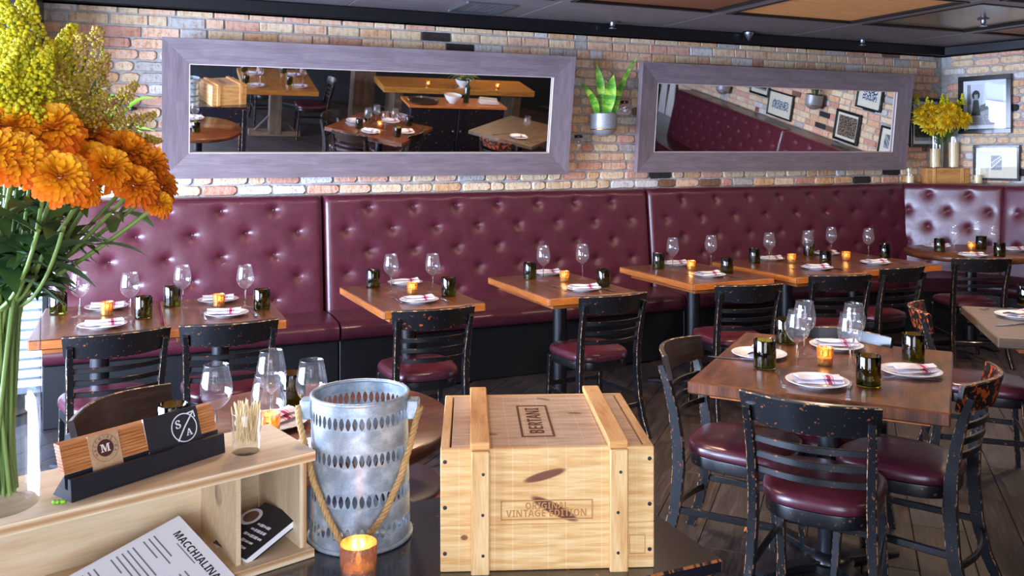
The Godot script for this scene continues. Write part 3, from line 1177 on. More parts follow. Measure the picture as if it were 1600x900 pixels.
func make_mirrors() -> void:
	wall_mirror("long grey-brown framed mirror reflecting the crate, the bucket and the dark room", Vector3(0.17, 1.385, 0.055), 2.87, 0.895, 0.155, -0.018)
	wall_mirror("long grey-brown framed mirror reflecting a tufted bench and framed pictures", Vector3(3.69, 1.388, 0.045), 2.90, 0.88, 0.11, -0.01)


# ================================================================ things on the brick walls
func blade(b: MB, pts: Array, w: Array, side: Vector3, fold := 0.25, both := true) -> void:
	# a leaf along pts; w: half widths; side: the leaf's width direction
	var rows := []
	var mcount := pts.size()
	for i in mcount:
		var t: Vector3 = (pts[mini(i + 1, mcount - 1)] - pts[maxi(i - 1, 0)]).normalized()
		var s := (side - t * side.dot(t)).normalized()
		var nn := s.cross(t)
		var a: float = w[i]
		rows.append(PackedVector3Array([pts[i] - s * a + nn * a * fold, pts[i], pts[i] + s * a + nn * a * fold]))
	b.grid(rows)

func bez(a: Vector3, c: Vector3, d: Vector3, k := 8) -> Array:
	var out := []
	for i in k + 1:
		var t := float(i) / k
		out.append(a * (1 - t) * (1 - t) + c * 2 * t * (1 - t) + d * t * t)
	return out

func leaf_widths(k: int, w: float, peak := 0.5) -> Array:
	var out := []
	for i in k + 1:
		var t := float(i) / k
		var f := sin(PI * pow(t, log(0.5) / log(peak)))
		out.append(maxf(w * (0.25 * (1 - t) + 0.75 * f) * (1.0 if i < k else 0.0), 0.0006))
	return out

func make_wall_things() -> void:
	# planter with a snake plant between the mirrors
	var c := W(943, 178, 0.125)
	var o := thing("wall_planter", "galvanized wall planter with a tall snake plant between the two mirrors", "planter", Vector3(c.x, 0, 0.125), 0.0, "galvanized wall planters")
	var top := W(943, 178, 0.125).y
	var bot := W(943, 213, 0.125).y
	build_pot(o, top, bot)
	var tips := [[W(906, 128, 0.17), 0.032, 0.45], [W(932, 100, 0.13), 0.038, 0.6], [W(959, 116, 0.18), 0.055, 0.5], [W(1000, 84, 0.10), 0.026, 0.3], [W(938, 140, 0.10), 0.024, 0.5], [W(951, 128, 0.12), 0.022, 0.5]]
	for t in tips:
		var tip: Vector3 = t[0] - Vector3(c.x, 0, 0.125)
		var base := Vector3(tip.x * 0.28, top - 0.03, tip.z * 0.3)
		var b := MB.new()
		blade(b, bez(base, Vector3(tip.x * 0.35, lerpf(base.y, tip.y, 0.55), tip.z * 0.5 + 0.02), tip, 10), leaf_widths(10, t[1], t[2]), Vector3(1, 0, 0.35), 0.3)
		part(o, "leaf", b.mesh(m("snake_leaf")))
	# second planter near the flower bouquet
	var c2 := W(160, 205, 0.125)
	var o2 := thing("wall_planter", "galvanized wall planter with thin bright leaves behind the orange bouquet", "planter", Vector3(c2.x, 0, 0.125), 0.0, "galvanized wall planters")
	build_pot(o2, c2.y, c2.y - 0.18)
	for t in [[168, 142], [178, 150], [190, 170], [245, 155], [243, 205], [225, 208], [150, 150], [205, 222], [185, 200]]:
		var tip2 := W(t[0], t[1], 0.18) - Vector3(c2.x, 0, 0.125)
		var b2 := MB.new()
		blade(b2, bez(Vector3(tip2.x * 0.2, c2.y - 0.03, 0.0), Vector3(tip2.x * 0.5, maxf(tip2.y, c2.y) + 0.06, 0.04), tip2, 8), leaf_widths(8, 0.013, 0.5), Vector3(0.4, 0.8, 0.2), 0.3)
		part(o2, "leaf", b2.mesh(m("leaf_bright")))
	# small glass tealight balls on the bricks
	for v in [[904, 222, "small glass wall candle ball below and left of the snake plant pot"], [976, 168, "small glass wall candle ball beside the snake plant leaves"], [206, 180, "small glass wall candle ball next to the mirror behind the bouquet"]]:
		var p := W(v[0], v[1], 0.06)
		var label: String = v[2]
		label = label.replace("below and left of", "hanging under")
		var g := thing("wall_candle", label, "candle holder", p, 0.0, "glass candle balls on the bricks")
		var gb := MB.new()
		gb.lathe([Vector2(0.0, -0.042), Vector2(0.022, -0.038), Vector2(0.040, -0.022), Vector2(0.046, 0.0), Vector2(0.040, 0.024), Vector2(0.030, 0.036), Vector2(0.027, 0.036), Vector2(0.037, 0.022), Vector2(0.043, 0.0), Vector2(0.037, -0.02), Vector2(0.02, -0.035), Vector2(0.0, -0.038)], 20)
		part(g, "globe", gb.mesh(m("glass")))
		part(g, "candle", MB.new().lathe([Vector2(0, -0.036), Vector2(0.019, -0.036), Vector2(0.019, -0.016), Vector2(0, -0.014)], 14).mesh(m("porcelain")))
		part(g, "collar", MB.new().lathe([Vector2(0.032, 0.033), Vector2(0.034, 0.05), Vector2(0.024, 0.056), Vector2(0.022, 0.05), Vector2(0.03, 0.033)], 16).mesh(m("black_metal")))
		part(g, "bracket", MB.new().tube([Vector3(0, 0.05, 0.0), Vector3(0, 0.05, -0.03), Vector3(0, 0.03, -0.056)], 0.005, 6).mesh(m("black_metal")))

func build_pot(o: Node3D, top: float, bot: float) -> void:
	var h := top - bot
	var b := MB.new()
	b.lathe([Vector2(0, bot), Vector2(0.035, bot), Vector2(0.07, bot + h * 0.10), Vector2(0.096, bot + h * 0.26), Vector2(0.102, bot + h * 0.34), Vector2(0.104, bot + h * 0.5), Vector2(0.104, top), Vector2(0.098, top), Vector2(0.097, top - 0.03), Vector2(0, top - 0.03)], 32)
	part(o, "pot", b.mesh(m("zinc_pot")))
	part(o, "band", MB.new().lathe([Vector2(0.1005, bot + h * 0.275), Vector2(0.1055, bot + h * 0.29), Vector2(0.1055, bot + h * 0.315), Vector2(0.1015, bot + h * 0.33)], 32).mesh(m("brass_line")))
	part(o, "soil", MB.new().lathe([Vector2(0.096, top - 0.02), Vector2(0.0, top - 0.018)], 16).mesh(m("soil")))
	part(o, "hook", MB.new().box(Vector3(0, bot + h * 0.7, -0.112), Vector3(0.04, 0.06, 0.022), 0.002).mesh(m("zinc_pot")))

func photo_tex(key: String, kind: int) -> ImageTexture:
	var w := 160
	var h := 160
	var a := nz(w, h, 0.05, 600 + kind, 4).get_data()
	var b := nz(w, h, 0.16, 620 + kind, 2).get_data()
	var d := PackedByteArray()
	d.resize(w * h * 3)
	for y in h:
		for x in w:
			var i := y * w + x
			var u := float(x) / w
			var v := float(y) / h
			var na := a[i] / 255.0
			var nb := b[i] / 255.0
			var g := 0.5
			match kind:
				0:  # seated figure by a window, shore beyond
					g = 0.86 - 0.12 * v
					if v > 0.52:
						g = lerpf(0.72, 0.35 + 0.6 * nb, clampf((u + v - 0.85) * 2.0, 0, 1))
					if u < 0.10:
						g = 0.55
					if v > 0.80 and u < 0.45:
						g = 0.62
					var fx := (u - 0.25) / 0.13
					if absf(fx) < 1.0 and v > 0.38 and v < 0.76 and absf(fx) < 0.55 + (v - 0.38) * 1.1:
						g = 0.12 + 0.22 * nb
					if Vector2((u - 0.25) / 0.11, (v - 0.26) / 0.12).length() < 1.0:
						g = 0.14 if v < 0.24 or absf(u - 0.25) > 0.055 else 0.62
					if u > 0.36 and u < 0.60 and absf(v - 0.60 + (u - 0.36) * 0.3) < 0.08:
						g = 0.28 + 0.3 * nb
				1:  # stair rails
					g = 0.25 + 0.3 * na
					if absf(v - 0.9 + u * 0.7) < 0.04 or absf(v - 0.5 + u * 0.5) < 0.03:
						g = 0.85
					if fmod(u * 6.0 + 0.2, 1.0) < 0.25 and v > 0.5 - u * 0.5 and v < 0.9 - u * 0.7:
						g = 0.8
					if v > 0.95 - u * 0.3:
						g = 0.6
				2:  # tall dark street scene
					g = 0.5 if v < 0.2 else 0.12 + 0.5 * nb * na
					if v > 0.9:
						g = 0.6
				3:  # crowd
					g = 0.08 + 0.85 * (1.0 if na > 0.5 else 0.25 * nb)
				4:
					g = 0.12 + 0.8 * (nb if na > 0.48 else 0.08)
			var c := Color(g, g * 1.03, g * 1.05)
			if kind == 4:
				c = Color(g, g * 0.88, g * 0.74)
			d[i * 3] = int(clampf(c.r, 0, 1) * 255); d[i * 3 + 1] = int(clampf(c.g, 0, 1) * 255); d[i * 3 + 2] = int(clampf(c.b, 0, 1) * 255)
	return tex_of(key, w, h, d)

func framed_picture(label: String, xf: Transform3D, x0: float, y0: float, x1: float, y1: float, fw: float, mw: Array, kind: int, board: String, group := "framed photographs on the bricks") -> void:
	var o := thing("framed_picture", label, "picture", Vector3.ZERO, 0.0, group)
	o.transform = xf * Transform3D(Basis.IDENTITY, Vector3((x0 + x1) / 2, (y0 + y1) / 2, 0.012))
	var w := x1 - x0
	var h := y1 - y0
	for sg in [-1.0, 1.0]:
		part(o, "frame_rail", MB.new().box(Vector3(0, sg * (h - fw) / 2, 0.012), Vector3(w, fw, 0.028), 0.003).mesh(m("frame_black")))
		part(o, "frame_rail", MB.new().box(Vector3(sg * (w - fw) / 2, 0, 0.012), Vector3(fw, h - 2 * fw, 0.028), 0.003).mesh(m("frame_black")))
	part(o, "mat_board", MB.new().box(Vector3(0, 0, 0.006), Vector3(w - 2 * fw, h - 2 * fw, 0.006)).mesh(m(board)))
	var key := "photo%d" % kind
	if not mats.has(key):
		mat(key, Color(1, 1, 1), 0.5, {tex = photo_tex(key, kind)})
	var pw: float = w - 2 * fw - mw[0] * 2
	var ph: float = h - 2 * fw - mw[1] * 2
	var b := MB.new()
	var hx := pw / 2
	var hy := ph / 2
	var base := b.v.size()
	b.put(Vector3(-hx, -hy, 0.0095), Vector3.BACK, Vector2(0, 1)); b.put(Vector3(hx, -hy, 0.0095), Vector3.BACK, Vector2(1, 1))
	b.put(Vector3(hx, hy, 0.0095), Vector3.BACK, Vector2(1, 0)); b.put(Vector3(-hx, hy, 0.0095), Vector3.BACK, Vector2(0, 0))
	b.face(base, base + 1, base + 2); b.face(base, base + 2, base + 3)
	part(o, "photograph", b.mesh(m(key)))
	part(o, "pane", MB.new().box(Vector3(0, 0, 0.016), Vector3(w - 2 * fw, h - 2 * fw, 0.002)).mesh(m("picture_glass")))

func on_right_wall(px: float, py: float) -> Vector2:
	var xf := right_wall_xf()
	var r := ray(px, py)
	var nn := xf.basis.z
	var p := EYE + r * ((CORNER - EYE).dot(nn) / r.dot(nn))
	var l := xf.affine_inverse() * p
	return Vector2(l.x, l.y)

func candle_glass(label: String, at: Vector3, r: float, h: float, ch: float) -> void:
	var o := thing("hurricane_candle", label, "candle", at, 0.0, "glass hurricane candles on the corner ledge")
	var b := MB.new()
	b.lathe([Vector2(0, 0), Vector2(r - 0.004, 0), Vector2(r, 0.004), Vector2(r, h), Vector2(r - 0.003, h), Vector2(r - 0.003, 0.008), Vector2(0, 0.008)], 28)
	part(o, "cylinder", b.mesh(m("glass")))
	part(o, "candle", MB.new().lathe([Vector2(0, 0.009), Vector2(r * 0.62, 0.009), Vector2(r * 0.62, ch - 0.004), Vector2(r * 0.57, ch), Vector2(0, ch - 0.006)], 24).mesh(m("wax")))
	part(o, "wick", MB.new().tube([Vector3(0, ch - 0.007, 0), Vector3(0.002, ch + 0.008, 0)], 0.0012, 5).mesh(m("black_metal")))

func make_corner_shelf() -> void:
	var xf := right_wall_xf()
	var a := on_right_wall(1500, 121)
	var b := on_right_wall(1583, 208)
	framed_picture("square black frame with a photograph of a person at a shore window", xf, a.x, b.y, b.x, a.y, 0.045, [0.035, 0.035], 0, "matte_white")
	a = on_right_wall(1523, 227)
	b = on_right_wall(1596, 283)
	framed_picture("wide black frame with cream mat and a small stair photograph above the ledge", xf, a.x, b.y, b.x, a.y, 0.022, [0.14, 0.075], 1, "matte_cream")
	var c := W(1419, 153, 0)
	var d := W(1466, 230, 0)
	framed_picture("tall dark framed photograph on the bricks behind the yellow flowers", Transform3D.IDENTITY, c.x, d.y, d.x, c.y, 0.03, [0.03, 0.03], 2, "matte_white")
	# pictures further along the side wall, seen in the mirror
	var more := [[1.62, 1.28, 2.10, 1.64, 4, "brown framed old photograph seen in the mirror beside the hanging planter", 0.03, 0.03], [1.30, 1.72, 1.76, 2.15, 3, "black framed picture with cream mat high above the side bench", 0.02, 0.08], [3.10, 1.29, 3.74, 1.63, 3, "black framed crowd photograph with wide cream mat over the side bench", 0.02, 0.09], [3.76, 1.50, 4.3, 1.90, 2, "black framed photograph with white mat next to the crowd photograph", 0.03, 0.05], [0.98, 1.29, 1.23, 1.60, 1, "narrow cream-matted picture near the corner end of the side wall", 0.02, 0.06]]
	for q in more:
		framed_picture(q[5], xf, q[0], q[1], q[2], q[3], q[6], [q[7], q[7]], q[4], "matte_cream", "framed photographs seen in the mirror")
	for q in [[2.46, 1.56, "galvanized wall planter with ferny leaves above the side bench"], [4.95, 1.37, "galvanized wall planter with trailing leaves above the far bench end"]]:
		var p := thing("wall_planter", q[2], "planter", Vector3.ZERO, 0.0, "galvanized wall planters")
		p.transform = xf * Transform3D(Basis.IDENTITY, Vector3(q[0], 0, 0.125))
		build_pot(p, q[1] + 0.18, q[1])
		for k in 14:
			var an := rng.randf() * TAU
			var bl := MB.new()
			var tip := Vector3(cos(an) * 0.16, q[1] + 0.18 + rng.randf_range(0.0, 0.16), absf(sin(an)) * 0.14)
			blade(bl, bez(Vector3(tip.x * 0.2, q[1] + 0.15, 0), Vector3(tip.x * 0.6, q[1] + 0.36, tip.z * 0.5), tip, 6), leaf_widths(6, 0.016), Vector3(sin(an), 0.2, cos(an)), 0.3)
			part(p, "leaf", bl.mesh(m("leaf")))
	# pine box with candles and flowers on the ledge
	var L := 1.247
	var p0 := G(1447, 287, L)
	var p1 := G(1515, 287, L)
	var dirx := (p1 - p0).normalized()
	var back := Vector3(sin(TURN), 0, -cos(TURN))
	var yaw := -atan2(dirx.z, dirx.x)
	var mid := (p0 + p1) / 2 + back * 0.09
	var bw := p0.distance_to(p1)
	var bh := 0.148
	var bx := thing("pine_box", "small pine box standing on the ledge under the candles", "box", mid, yaw)
	part(bx, "body", MB.new().box(Vector3(0, bh / 2, 0), Vector3(bw, bh, 0.19), 0.003).mesh(m("cleat_box")))
	for sg in [-1.0, 1.0]:
		part(bx, "batten", MB.new().box(Vector3(sg * bw * 0.32, bh / 2, 0.098), Vector3(0.03, bh, 0.008), 0.002, Transform3D.IDENTITY, 1).mesh(m("pine_batten")))
	var tz := mid + Vector3(0, bh, 0)
	candle_glass("tall glass cylinder with a pillar candle on the pine box, under the flowers", tz + dirx * (-0.085) + back * -0.015, 0.072, 0.30, 0.185)
	candle_glass("tall glass cylinder with a pillar candle on the pine box, next to the shore picture", tz + dirx * 0.095 + back * -0.015, 0.072, 0.30, 0.245)
	candle_glass("low glass cylinder candle on the ledge by the mirror frame", G(1424, 287, L) + back * 0.03, 0.058, 0.15, 0.075)
	candle_glass("low glass cylinder candle on the ledge by the stair picture", G(1531, 288, L) + back * 0.03, 0.058, 0.15, 0.085)
	# yellow flowers in a glass vase behind the candles
	var vz := tz + dirx * 0.005 + back * 0.058
	var va := thing("glass_vase", "clear glass vase of yellow flowers behind the pillar candles", "vase", vz)
	part(va, "vessel", MB.new().lathe([Vector2(0, 0), Vector2(0.026, 0), Vector2(0.028, 0.004), Vector2(0.032, 0.22), Vector2(0.030, 0.22), Vector2(0.026, 0.01), Vector2(0, 0.01)], 20).mesh(m("glass")))
	var spots := [[1437, 180], [1452, 172], [1468, 184], [1484, 170], [1499, 184], [1459, 192], [1478, 196], [1445, 192], [1491, 193], [1470, 172], [1507, 186], [1450, 202], [1484, 183], [1436, 189], [1462, 178], [1476, 186], [1493, 176], [1443, 174], [1502, 194], [1468, 203]]
	for i in spots.size():
		var depth := 8.02 + 0.035 * (i % 3) - (0.06 if i in [5, 6, 8, 11] else 0.0)
		var hp := Zd(spots[i][0], spots[i][1], depth)
		var f := thing("yellow_flower", "yellow chrysanthemum bloom in the vase on the corner ledge", "flower", hp, 0.0, "yellow chrysanthemums on the ledge")
		var fb := MB.new()
		mum_bloom(fb, 0.078, 90, 700 + i, C("fff658"), C("ffe21e"))
		part(f, "bloom", fb.mesh(m("yellow_mum")), Transform3D(Basis(Vector3(rng.randf_range(-1, 1), 0, 1).normalized(), rng.randf_range(-0.4, 0.4)) * Basis(Vector3.RIGHT, 0.8), Vector3.ZERO))
		var foot := vz + Vector3(rng.randf_range(-0.015, 0.015), 0.03, rng.randf_range(-0.015, 0.015)) - hp
		var nk := vz + Vector3(rng.randf_range(-0.02, 0.02), 0.22, rng.randf_range(-0.02, 0.02)) - hp
		part(f, "stem", MB.new().tube([Vector3(0, -0.01, 0), nk * 0.6 + Vector3(0, -0.02, 0), nk, foot], 0.003, 6).mesh(m("stem_dark")))
		var lf := MB.new()
		for k in 3:
			var an := rng.randf() * TAU
			var b0 := nk * rng.randf_range(0.35, 0.8)
			blade(lf, bez(b0, b0 + Vector3(cos(an) * 0.03, 0.03, sin(an) * 0.03), b0 + Vector3(cos(an) * 0.07, 0.01, sin(an) * 0.07), 5), leaf_widths(5, 0.014), Vector3(-sin(an), 0, cos(an)), 0.2)
		part(f, "leaves", lf.mesh(m("leaf_bright")))
	for i in 7:
		var hp2 := Zd(1432 + i * 12 + (i % 2) * 5, 163 + (i % 3) * 5, 8.08)
		var f2 := thing("goldenrod_sprig", "small yellow-green goldenrod sprig above the yellow flowers", "flower", hp2, 0.0, "goldenrod sprigs on the ledge")
		var gb := MB.new()
		gb.tinted = true
		goldenrod(gb, 0.10, 120, 760 + i, 0.007)
		part(f2, "spray", gb.mesh(m("goldenrod")))
		part(f2, "stem", MB.new().tube([Vector3(0, 0, 0), Vector3(vz.x - hp2.x, vz.y + 0.22 - hp2.y, vz.z - hp2.z), Vector3(vz.x - hp2.x, vz.y + 0.03 - hp2.y, vz.z - hp2.z)], 0.002, 5).mesh(m("stem_dark")))

# layered petals round a dome, facing +y
func mum_bloom(b: MB, r: float, petals: int, sd: int, c_out: Color, c_in: Color) -> void:
	var g := RandomNumberGenerator.new()
	g.seed = sd
	b.tinted = true
	for i in petals:
		var t := float(i) / petals
		var th := lerpf(0.12, 1.75, sqrt(t)) + g.randf_range(-0.08, 0.08)
		var ph := i * 2.39996 + g.randf_range(-0.15, 0.15)
		var d := Vector3(sin(th) * cos(ph), cos(th), sin(th) * sin(ph))
		var e := Vector3(cos(ph), 0, sin(ph))
		var len := r * lerpf(0.75, 1.0, t) * g.randf_range(0.88, 1.1)
		var tip := d * len + Vector3(0, -0.12 * r * t, 0)
		var root := d * len * 0.25
		var mid := (tip + root) * 0.55 + Vector3(0, 0.10 * r, 0) + e * r * 0.05
		var s := d.cross(Vector3.UP)
		s = s.normalized() if s.length() > 0.05 else Vector3.RIGHT
		var w := r * 0.095
		b.tint = c_in.lerp(c_out, clampf(t * 1.2 + g.randf_range(-0.25, 0.25), 0, 1)).srgb_to_linear()
		blade(b, [root, mid, tip * 0.9 + mid * 0.1, tip], [w * 0.5, w, w * 0.95, w * 0.35], s, 0.45)

# a plume of small florets along a drooping tip, rooted at the origin, growing up
func goldenrod(b: MB, h: float, florets: int, sd: int, size: float, lean := Vector3.ZERO, tone := 0.0) -> void:
	var g := RandomNumberGenerator.new()
	g.seed = sd
	b.tinted = true
	for i in florets:
		var t := g.randf()
		var wd := h * 0.34 * (1.0 - t * 0.85)
		var an := g.randf() * TAU
		var rr := sqrt(g.randf()) * wd
		var p := Vector3(cos(an) * rr, t * h - rr * 0.15, sin(an) * rr) + lean * t * t * h
		var s := size * g.randf_range(0.6, 1.25)
		var c := C("e9d81c").lerp(C("8f9a1c"), g.randf() * 0.7).lerp(C("c9ab5a"), tone * g.randf())
		b.tint = c.srgb_to_linear()
		b.ball(p, Vector3(s, s * 0.9, s), 5, 3)


# ================================================================ chairs
var protos := {}

func seat_outline() -> Array:
	var out := []
	var k := 40
	for i in k:
		var a := TAU * i / k
		var cx := cos(a)
		var sz := sin(a)
		var ex := signf(cx) * pow(absf(cx), 0.62)
		var ez := signf(sz) * pow(absf(sz), 0.62)
		var w := lerpf(0.205, 0.172, (ez + 1) * 0.5)
		out.append(Vector2(ex * w, ez * 0.205 - 0.005))
	return out

func build_chair(o: Node3D, crest: String, crest_edge := "worn_edge") -> void:
	var bp := m("black_paint")
	var we := m("worn_edge")
	var ol := seat_outline()
	var cu := MB.new()
	cu.loft(ol, [[0.0, 0.418], [0.97, 0.418], [0.995, 0.424], [1.0, 0.434], [0.99, 0.448], [0.95, 0.459], [0.86, 0.466], [0.6, 0.472], [0.3, 0.474], [0.0, 0.474]])
	part(o, "seat_cushion", cu.mesh(m("vinyl_seat")))
	var fr := MB.new()
	fr.loft(ol, [[0.0, 0.372], [0.93, 0.372], [0.955, 0.376], [0.955, 0.414], [0.93, 0.4185], [0.0, 0.4185]])
	part(o, "seat_frame", fr.mesh(bp))
	for s in [-1.0, 1.0]:
		var pts := []
		for q in [[0.205, 0.0, 0.275], [0.194, 0.10, 0.235], [0.186, 0.22, 0.208], [0.180, 0.36, 0.197], [0.178, 0.46, 0.200], [0.180, 0.58, 0.216], [0.184, 0.68, 0.240], [0.187, 0.745, 0.262]]:
			pts.append(Vector3(q[0] * s, q[1], q[2]))
		var r := MB.new().with_edges()
		r.bar(pts, Vector3.RIGHT, [0.026, 0.027, 0.028, 0.029, 0.029, 0.028, 0.026, 0.023], [0.034, 0.038, 0.042, 0.044, 0.042, 0.036, 0.030, 0.024], 0.0026)
		part(o, "rear_leg", r.mesh(bp, we))
		var fl := MB.new().with_edges()
		fl.bar([Vector3(s * 0.178, 0, -0.185), Vector3(s * 0.168, 0.2, -0.172), Vector3(s * 0.162, 0.40, -0.160)], Vector3.RIGHT, [0.022, 0.027, 0.032], [0.022, 0.027, 0.032], 0.002)
		part(o, "front_leg", fl.mesh(bp, we))
		var st := MB.new()
		st.bar([Vector3(s * 0.171, 0.215, -0.165), Vector3(s * 0.180, 0.215, 0.02), Vector3(s * 0.187, 0.215, 0.205)], Vector3.UP, 0.026, 0.014, 0.003)
		part(o, "stretcher", st.mesh(bp))
	for q in [[0.235, -0.165, 0.165, 0.006], [0.175, 0.213, 0.186, 0.035]]:
		var cr := MB.new()
		var z0: float = q[1]
		var hw: float = q[2]
		var bow: float = q[3]
		var yy: float = q[0]
		cr.bar(pts_arc(func(t: float) -> Vector3: return Vector3(lerpf(-hw, hw, t), yy, z0 + bow * sin(PI * t) * (1.0 if z0 > 0 else -1.0)), 8), Vector3.UP, 0.026, 0.013, 0.003)
		part(o, "stretcher", cr.mesh(bp))
	for k in 3:
		var y := 0.535 + 0.052 * k
		var z := 0.206 + 0.011 * k
		var sl := MB.new().with_edges()
		sl.bar(pts_arc(func(t: float) -> Vector3: return Vector3(lerpf(-0.176, 0.176, t), y, z + 0.042 * sin(PI * t)), 10), Vector3.UP, 0.022, 0.011, 0.0018)
		part(o, "slat", sl.mesh(bp, bp))
	# crest rail: a bent board on the sitter's side of the posts
	var rows := []
	for i in 17:
		var t := i / 16.0
		rows.append(Vector3(lerpf(-0.205, 0.205, t), 0.742, 0.2305 + 0.070 * sin(PI * t)))
	var cb := MB.new().with_edges()
	var up := Vector3(0, 1, 0.26).normalized()
	cb.bar(rows, up, pts_arc(func(t: float) -> float: return 0.094 + 0.014 * sin(PI * t), 16), 0.018, 0.0035)
	part(o, "crest_rail", cb.mesh(m(crest), m(crest_edge)))

func chair(label: String, back_at: Vector2, facing: Vector2, crest := "black_paint", group := "slat-back dining chairs") -> void:
	var f := facing.normalized()
	var at := Vector3(back_at.x + f.x * 0.272, 0.002, back_at.y + f.y * 0.272)
	var turn := atan2(-f.x, -f.y)
	var key := "chair " + crest
	if not protos.has(key):
		var o := thing("dining_chair", label, "chair", at, turn, group)
		build_chair(o, crest)
		protos[key] = o
	else:
		copy(protos[key], at, turn, label, group)


# ================================================================ tableware
const TH := 0.75

func build_ware(kind: String, o: Node3D) -> void:
	match kind:
		"wine_glass":
			var b := MB.new()
			b.lathe([Vector2(0, 0.0098), Vector2(0.0045, 0.010), Vector2(0.0035, 0.025), Vector2(0.0034, 0.075), Vector2(0.0048, 0.090), Vector2(0.0, 0.0915)], 20)
			part(o, "stem", b.mesh(m("thick_glass")))
			b = MB.new()
			b.lathe([Vector2(0.0345, 0.0004), Vector2(0.0355, 0.0012), Vector2(0.030, 0.0028), Vector2(0.012, 0.005), Vector2(0.0045, 0.0098)], 28)
			part(o, "foot", b.mesh(m("wine_glass")))
			b = MB.new()
			b.lathe([Vector2(0.0, 0.0925), Vector2(0.0048, 0.0925), Vector2(0.012, 0.0975), Vector2(0.026, 0.108), Vector2(0.037, 0.122), Vector2(0.0425, 0.137), Vector2(0.0435, 0.150), Vector2(0.0415, 0.170), Vector2(0.0365, 0.195), Vector2(0.0325, 0.2155), Vector2(0.0331, 0.2167), Vector2(0.0322, 0.2176), Vector2(0.0314, 0.2167), Vector2(0.0318, 0.2155)], 28)
			part(o, "bowl", b.mesh(m("wine_glass")))
		"tumbler":
			var b2 := MB.new()
			b2.lathe([Vector2(0, 0), Vector2(0.036, 0), Vector2(0.0395, 0.003), Vector2(0.0405, 0.008), Vector2(0.0405, 0.103), Vector2(0.0395, 0.105), Vector2(0.0380, 0.104), Vector2(0.0375, 0.010), Vector2(0.030, 0.006), Vector2(0, 0.008)], 28)
			part(o, "glass_body", b2.mesh(m("olive_glass")))
		"plate":
			var b3 := MB.new()
			b3.lathe([Vector2(0, 0), Vector2(0.058, 0), Vector2(0.060, 0.003), Vector2(0.070, 0.006), Vector2(0.100, 0.0145), Vector2(0.1045, 0.0165), Vector2(0.105, 0.018), Vector2(0.103, 0.0185), Vector2(0.094, 0.0165), Vector2(0.070, 0.009), Vector2(0.062, 0.0065), Vector2(0, 0.006)], 48)
			part(o, "dish", b3.mesh(m("porcelain")))
		"votive_candle":
			var b4 := MB.new()
			var rows := []
			for pr in [[0.0, 0.0], [0.024, 0.0], [0.0265, 0.002], [0.0275, 0.006], [0.0275, 0.02], [0.029, 0.045], [0.031, 0.064], [0.0295, 0.065], [0.0275, 0.045], [0.026, 0.01], [0.0, 0.009]]:
				var row := PackedVector3Array()
				for i in 48:
					var a := TAU * i / 48.0
					var rib := 1.0 + (0.035 * cos(a * 12.0) if pr[1] > 0.004 and pr[1] < 0.063 else 0.0)
					row.append(Vector3(cos(a) * pr[0] * rib, pr[1], sin(a) * pr[0] * rib))
				rows.append(row)
			b4.grid(rows, true, false)
			part(o, "holder", b4.mesh(m("mercury_gold")))
			part(o, "wax", MB.new().lathe([Vector2(0, 0.010), Vector2(0.024, 0.010), Vector2(0.0245, 0.028), Vector2(0, 0.027)], 20).mesh(m("wax_lit")))
			part(o, "flame", MB.new().lathe([Vector2(0, 0.030), Vector2(0.0035, 0.034), Vector2(0.0045, 0.039), Vector2(0.003, 0.046), Vector2(0.0, 0.055)], 10).mesh(m("flame")))
			var l := OmniLight3D.new()
			l.name = "flame_light"
			l.light_color = C("ffb057")
			l.light_energy = 0.012
			l.light_size = 0.006
			l.omni_range = 12.0
			l.omni_attenuation = 2.0
			l.shadow_enabled = true
			l.position = Vector3(0, 0.042, 0)
			o.add_child(l)
		"fork":
			var b5 := MB.new()
			b5.bar([Vector3(0, 0.003, 0.105), Vector3(0, 0.004, 0.06), Vector3(0, 0.007, 0.0), Vector3(0, 0.011, -0.035), Vector3(0, 0.007, -0.052)], Vector3.RIGHT, [0.012, 0.009, 0.006, 0.007, 0.020], [0.003, 0.003, 0.0035, 0.0025, 0.002], 0.0008)
			part(o, "handle", b5.mesh(m("steel")))
			for k in 4:
				var x := -0.0082 + 0.00547 * k
				part(o, "tine", MB.new().bar([Vector3(x, 0.0065, -0.050), Vector3(x, 0.0045, -0.068), Vector3(x * 0.95, 0.0075, -0.094)], Vector3.RIGHT, [0.0033, 0.0030, 0.0016], [0.002, 0.002, 0.0014], 0.0004).mesh(m("steel")))
		"table_knife":
			part(o, "handle", MB.new().bar([Vector3(0, 0.004, 0.11), Vector3(0, 0.005, 0.06), Vector3(0, 0.0045, 0.005)], Vector3.RIGHT, [0.013, 0.012, 0.008], [0.006, 0.006, 0.005], 0.0015).mesh(m("steel")))
			part(o, "blade", MB.new().bar([Vector3(0, 0.004, 0.006), Vector3(0.002, 0.003, -0.05), Vector3(0.003, 0.0025, -0.095), Vector3(0.004, 0.0022, -0.112)], Vector3.RIGHT, [0.011, 0.018, 0.017, 0.004], [0.0025, 0.0016, 0.0014, 0.001], 0.0004).mesh(m("steel")))

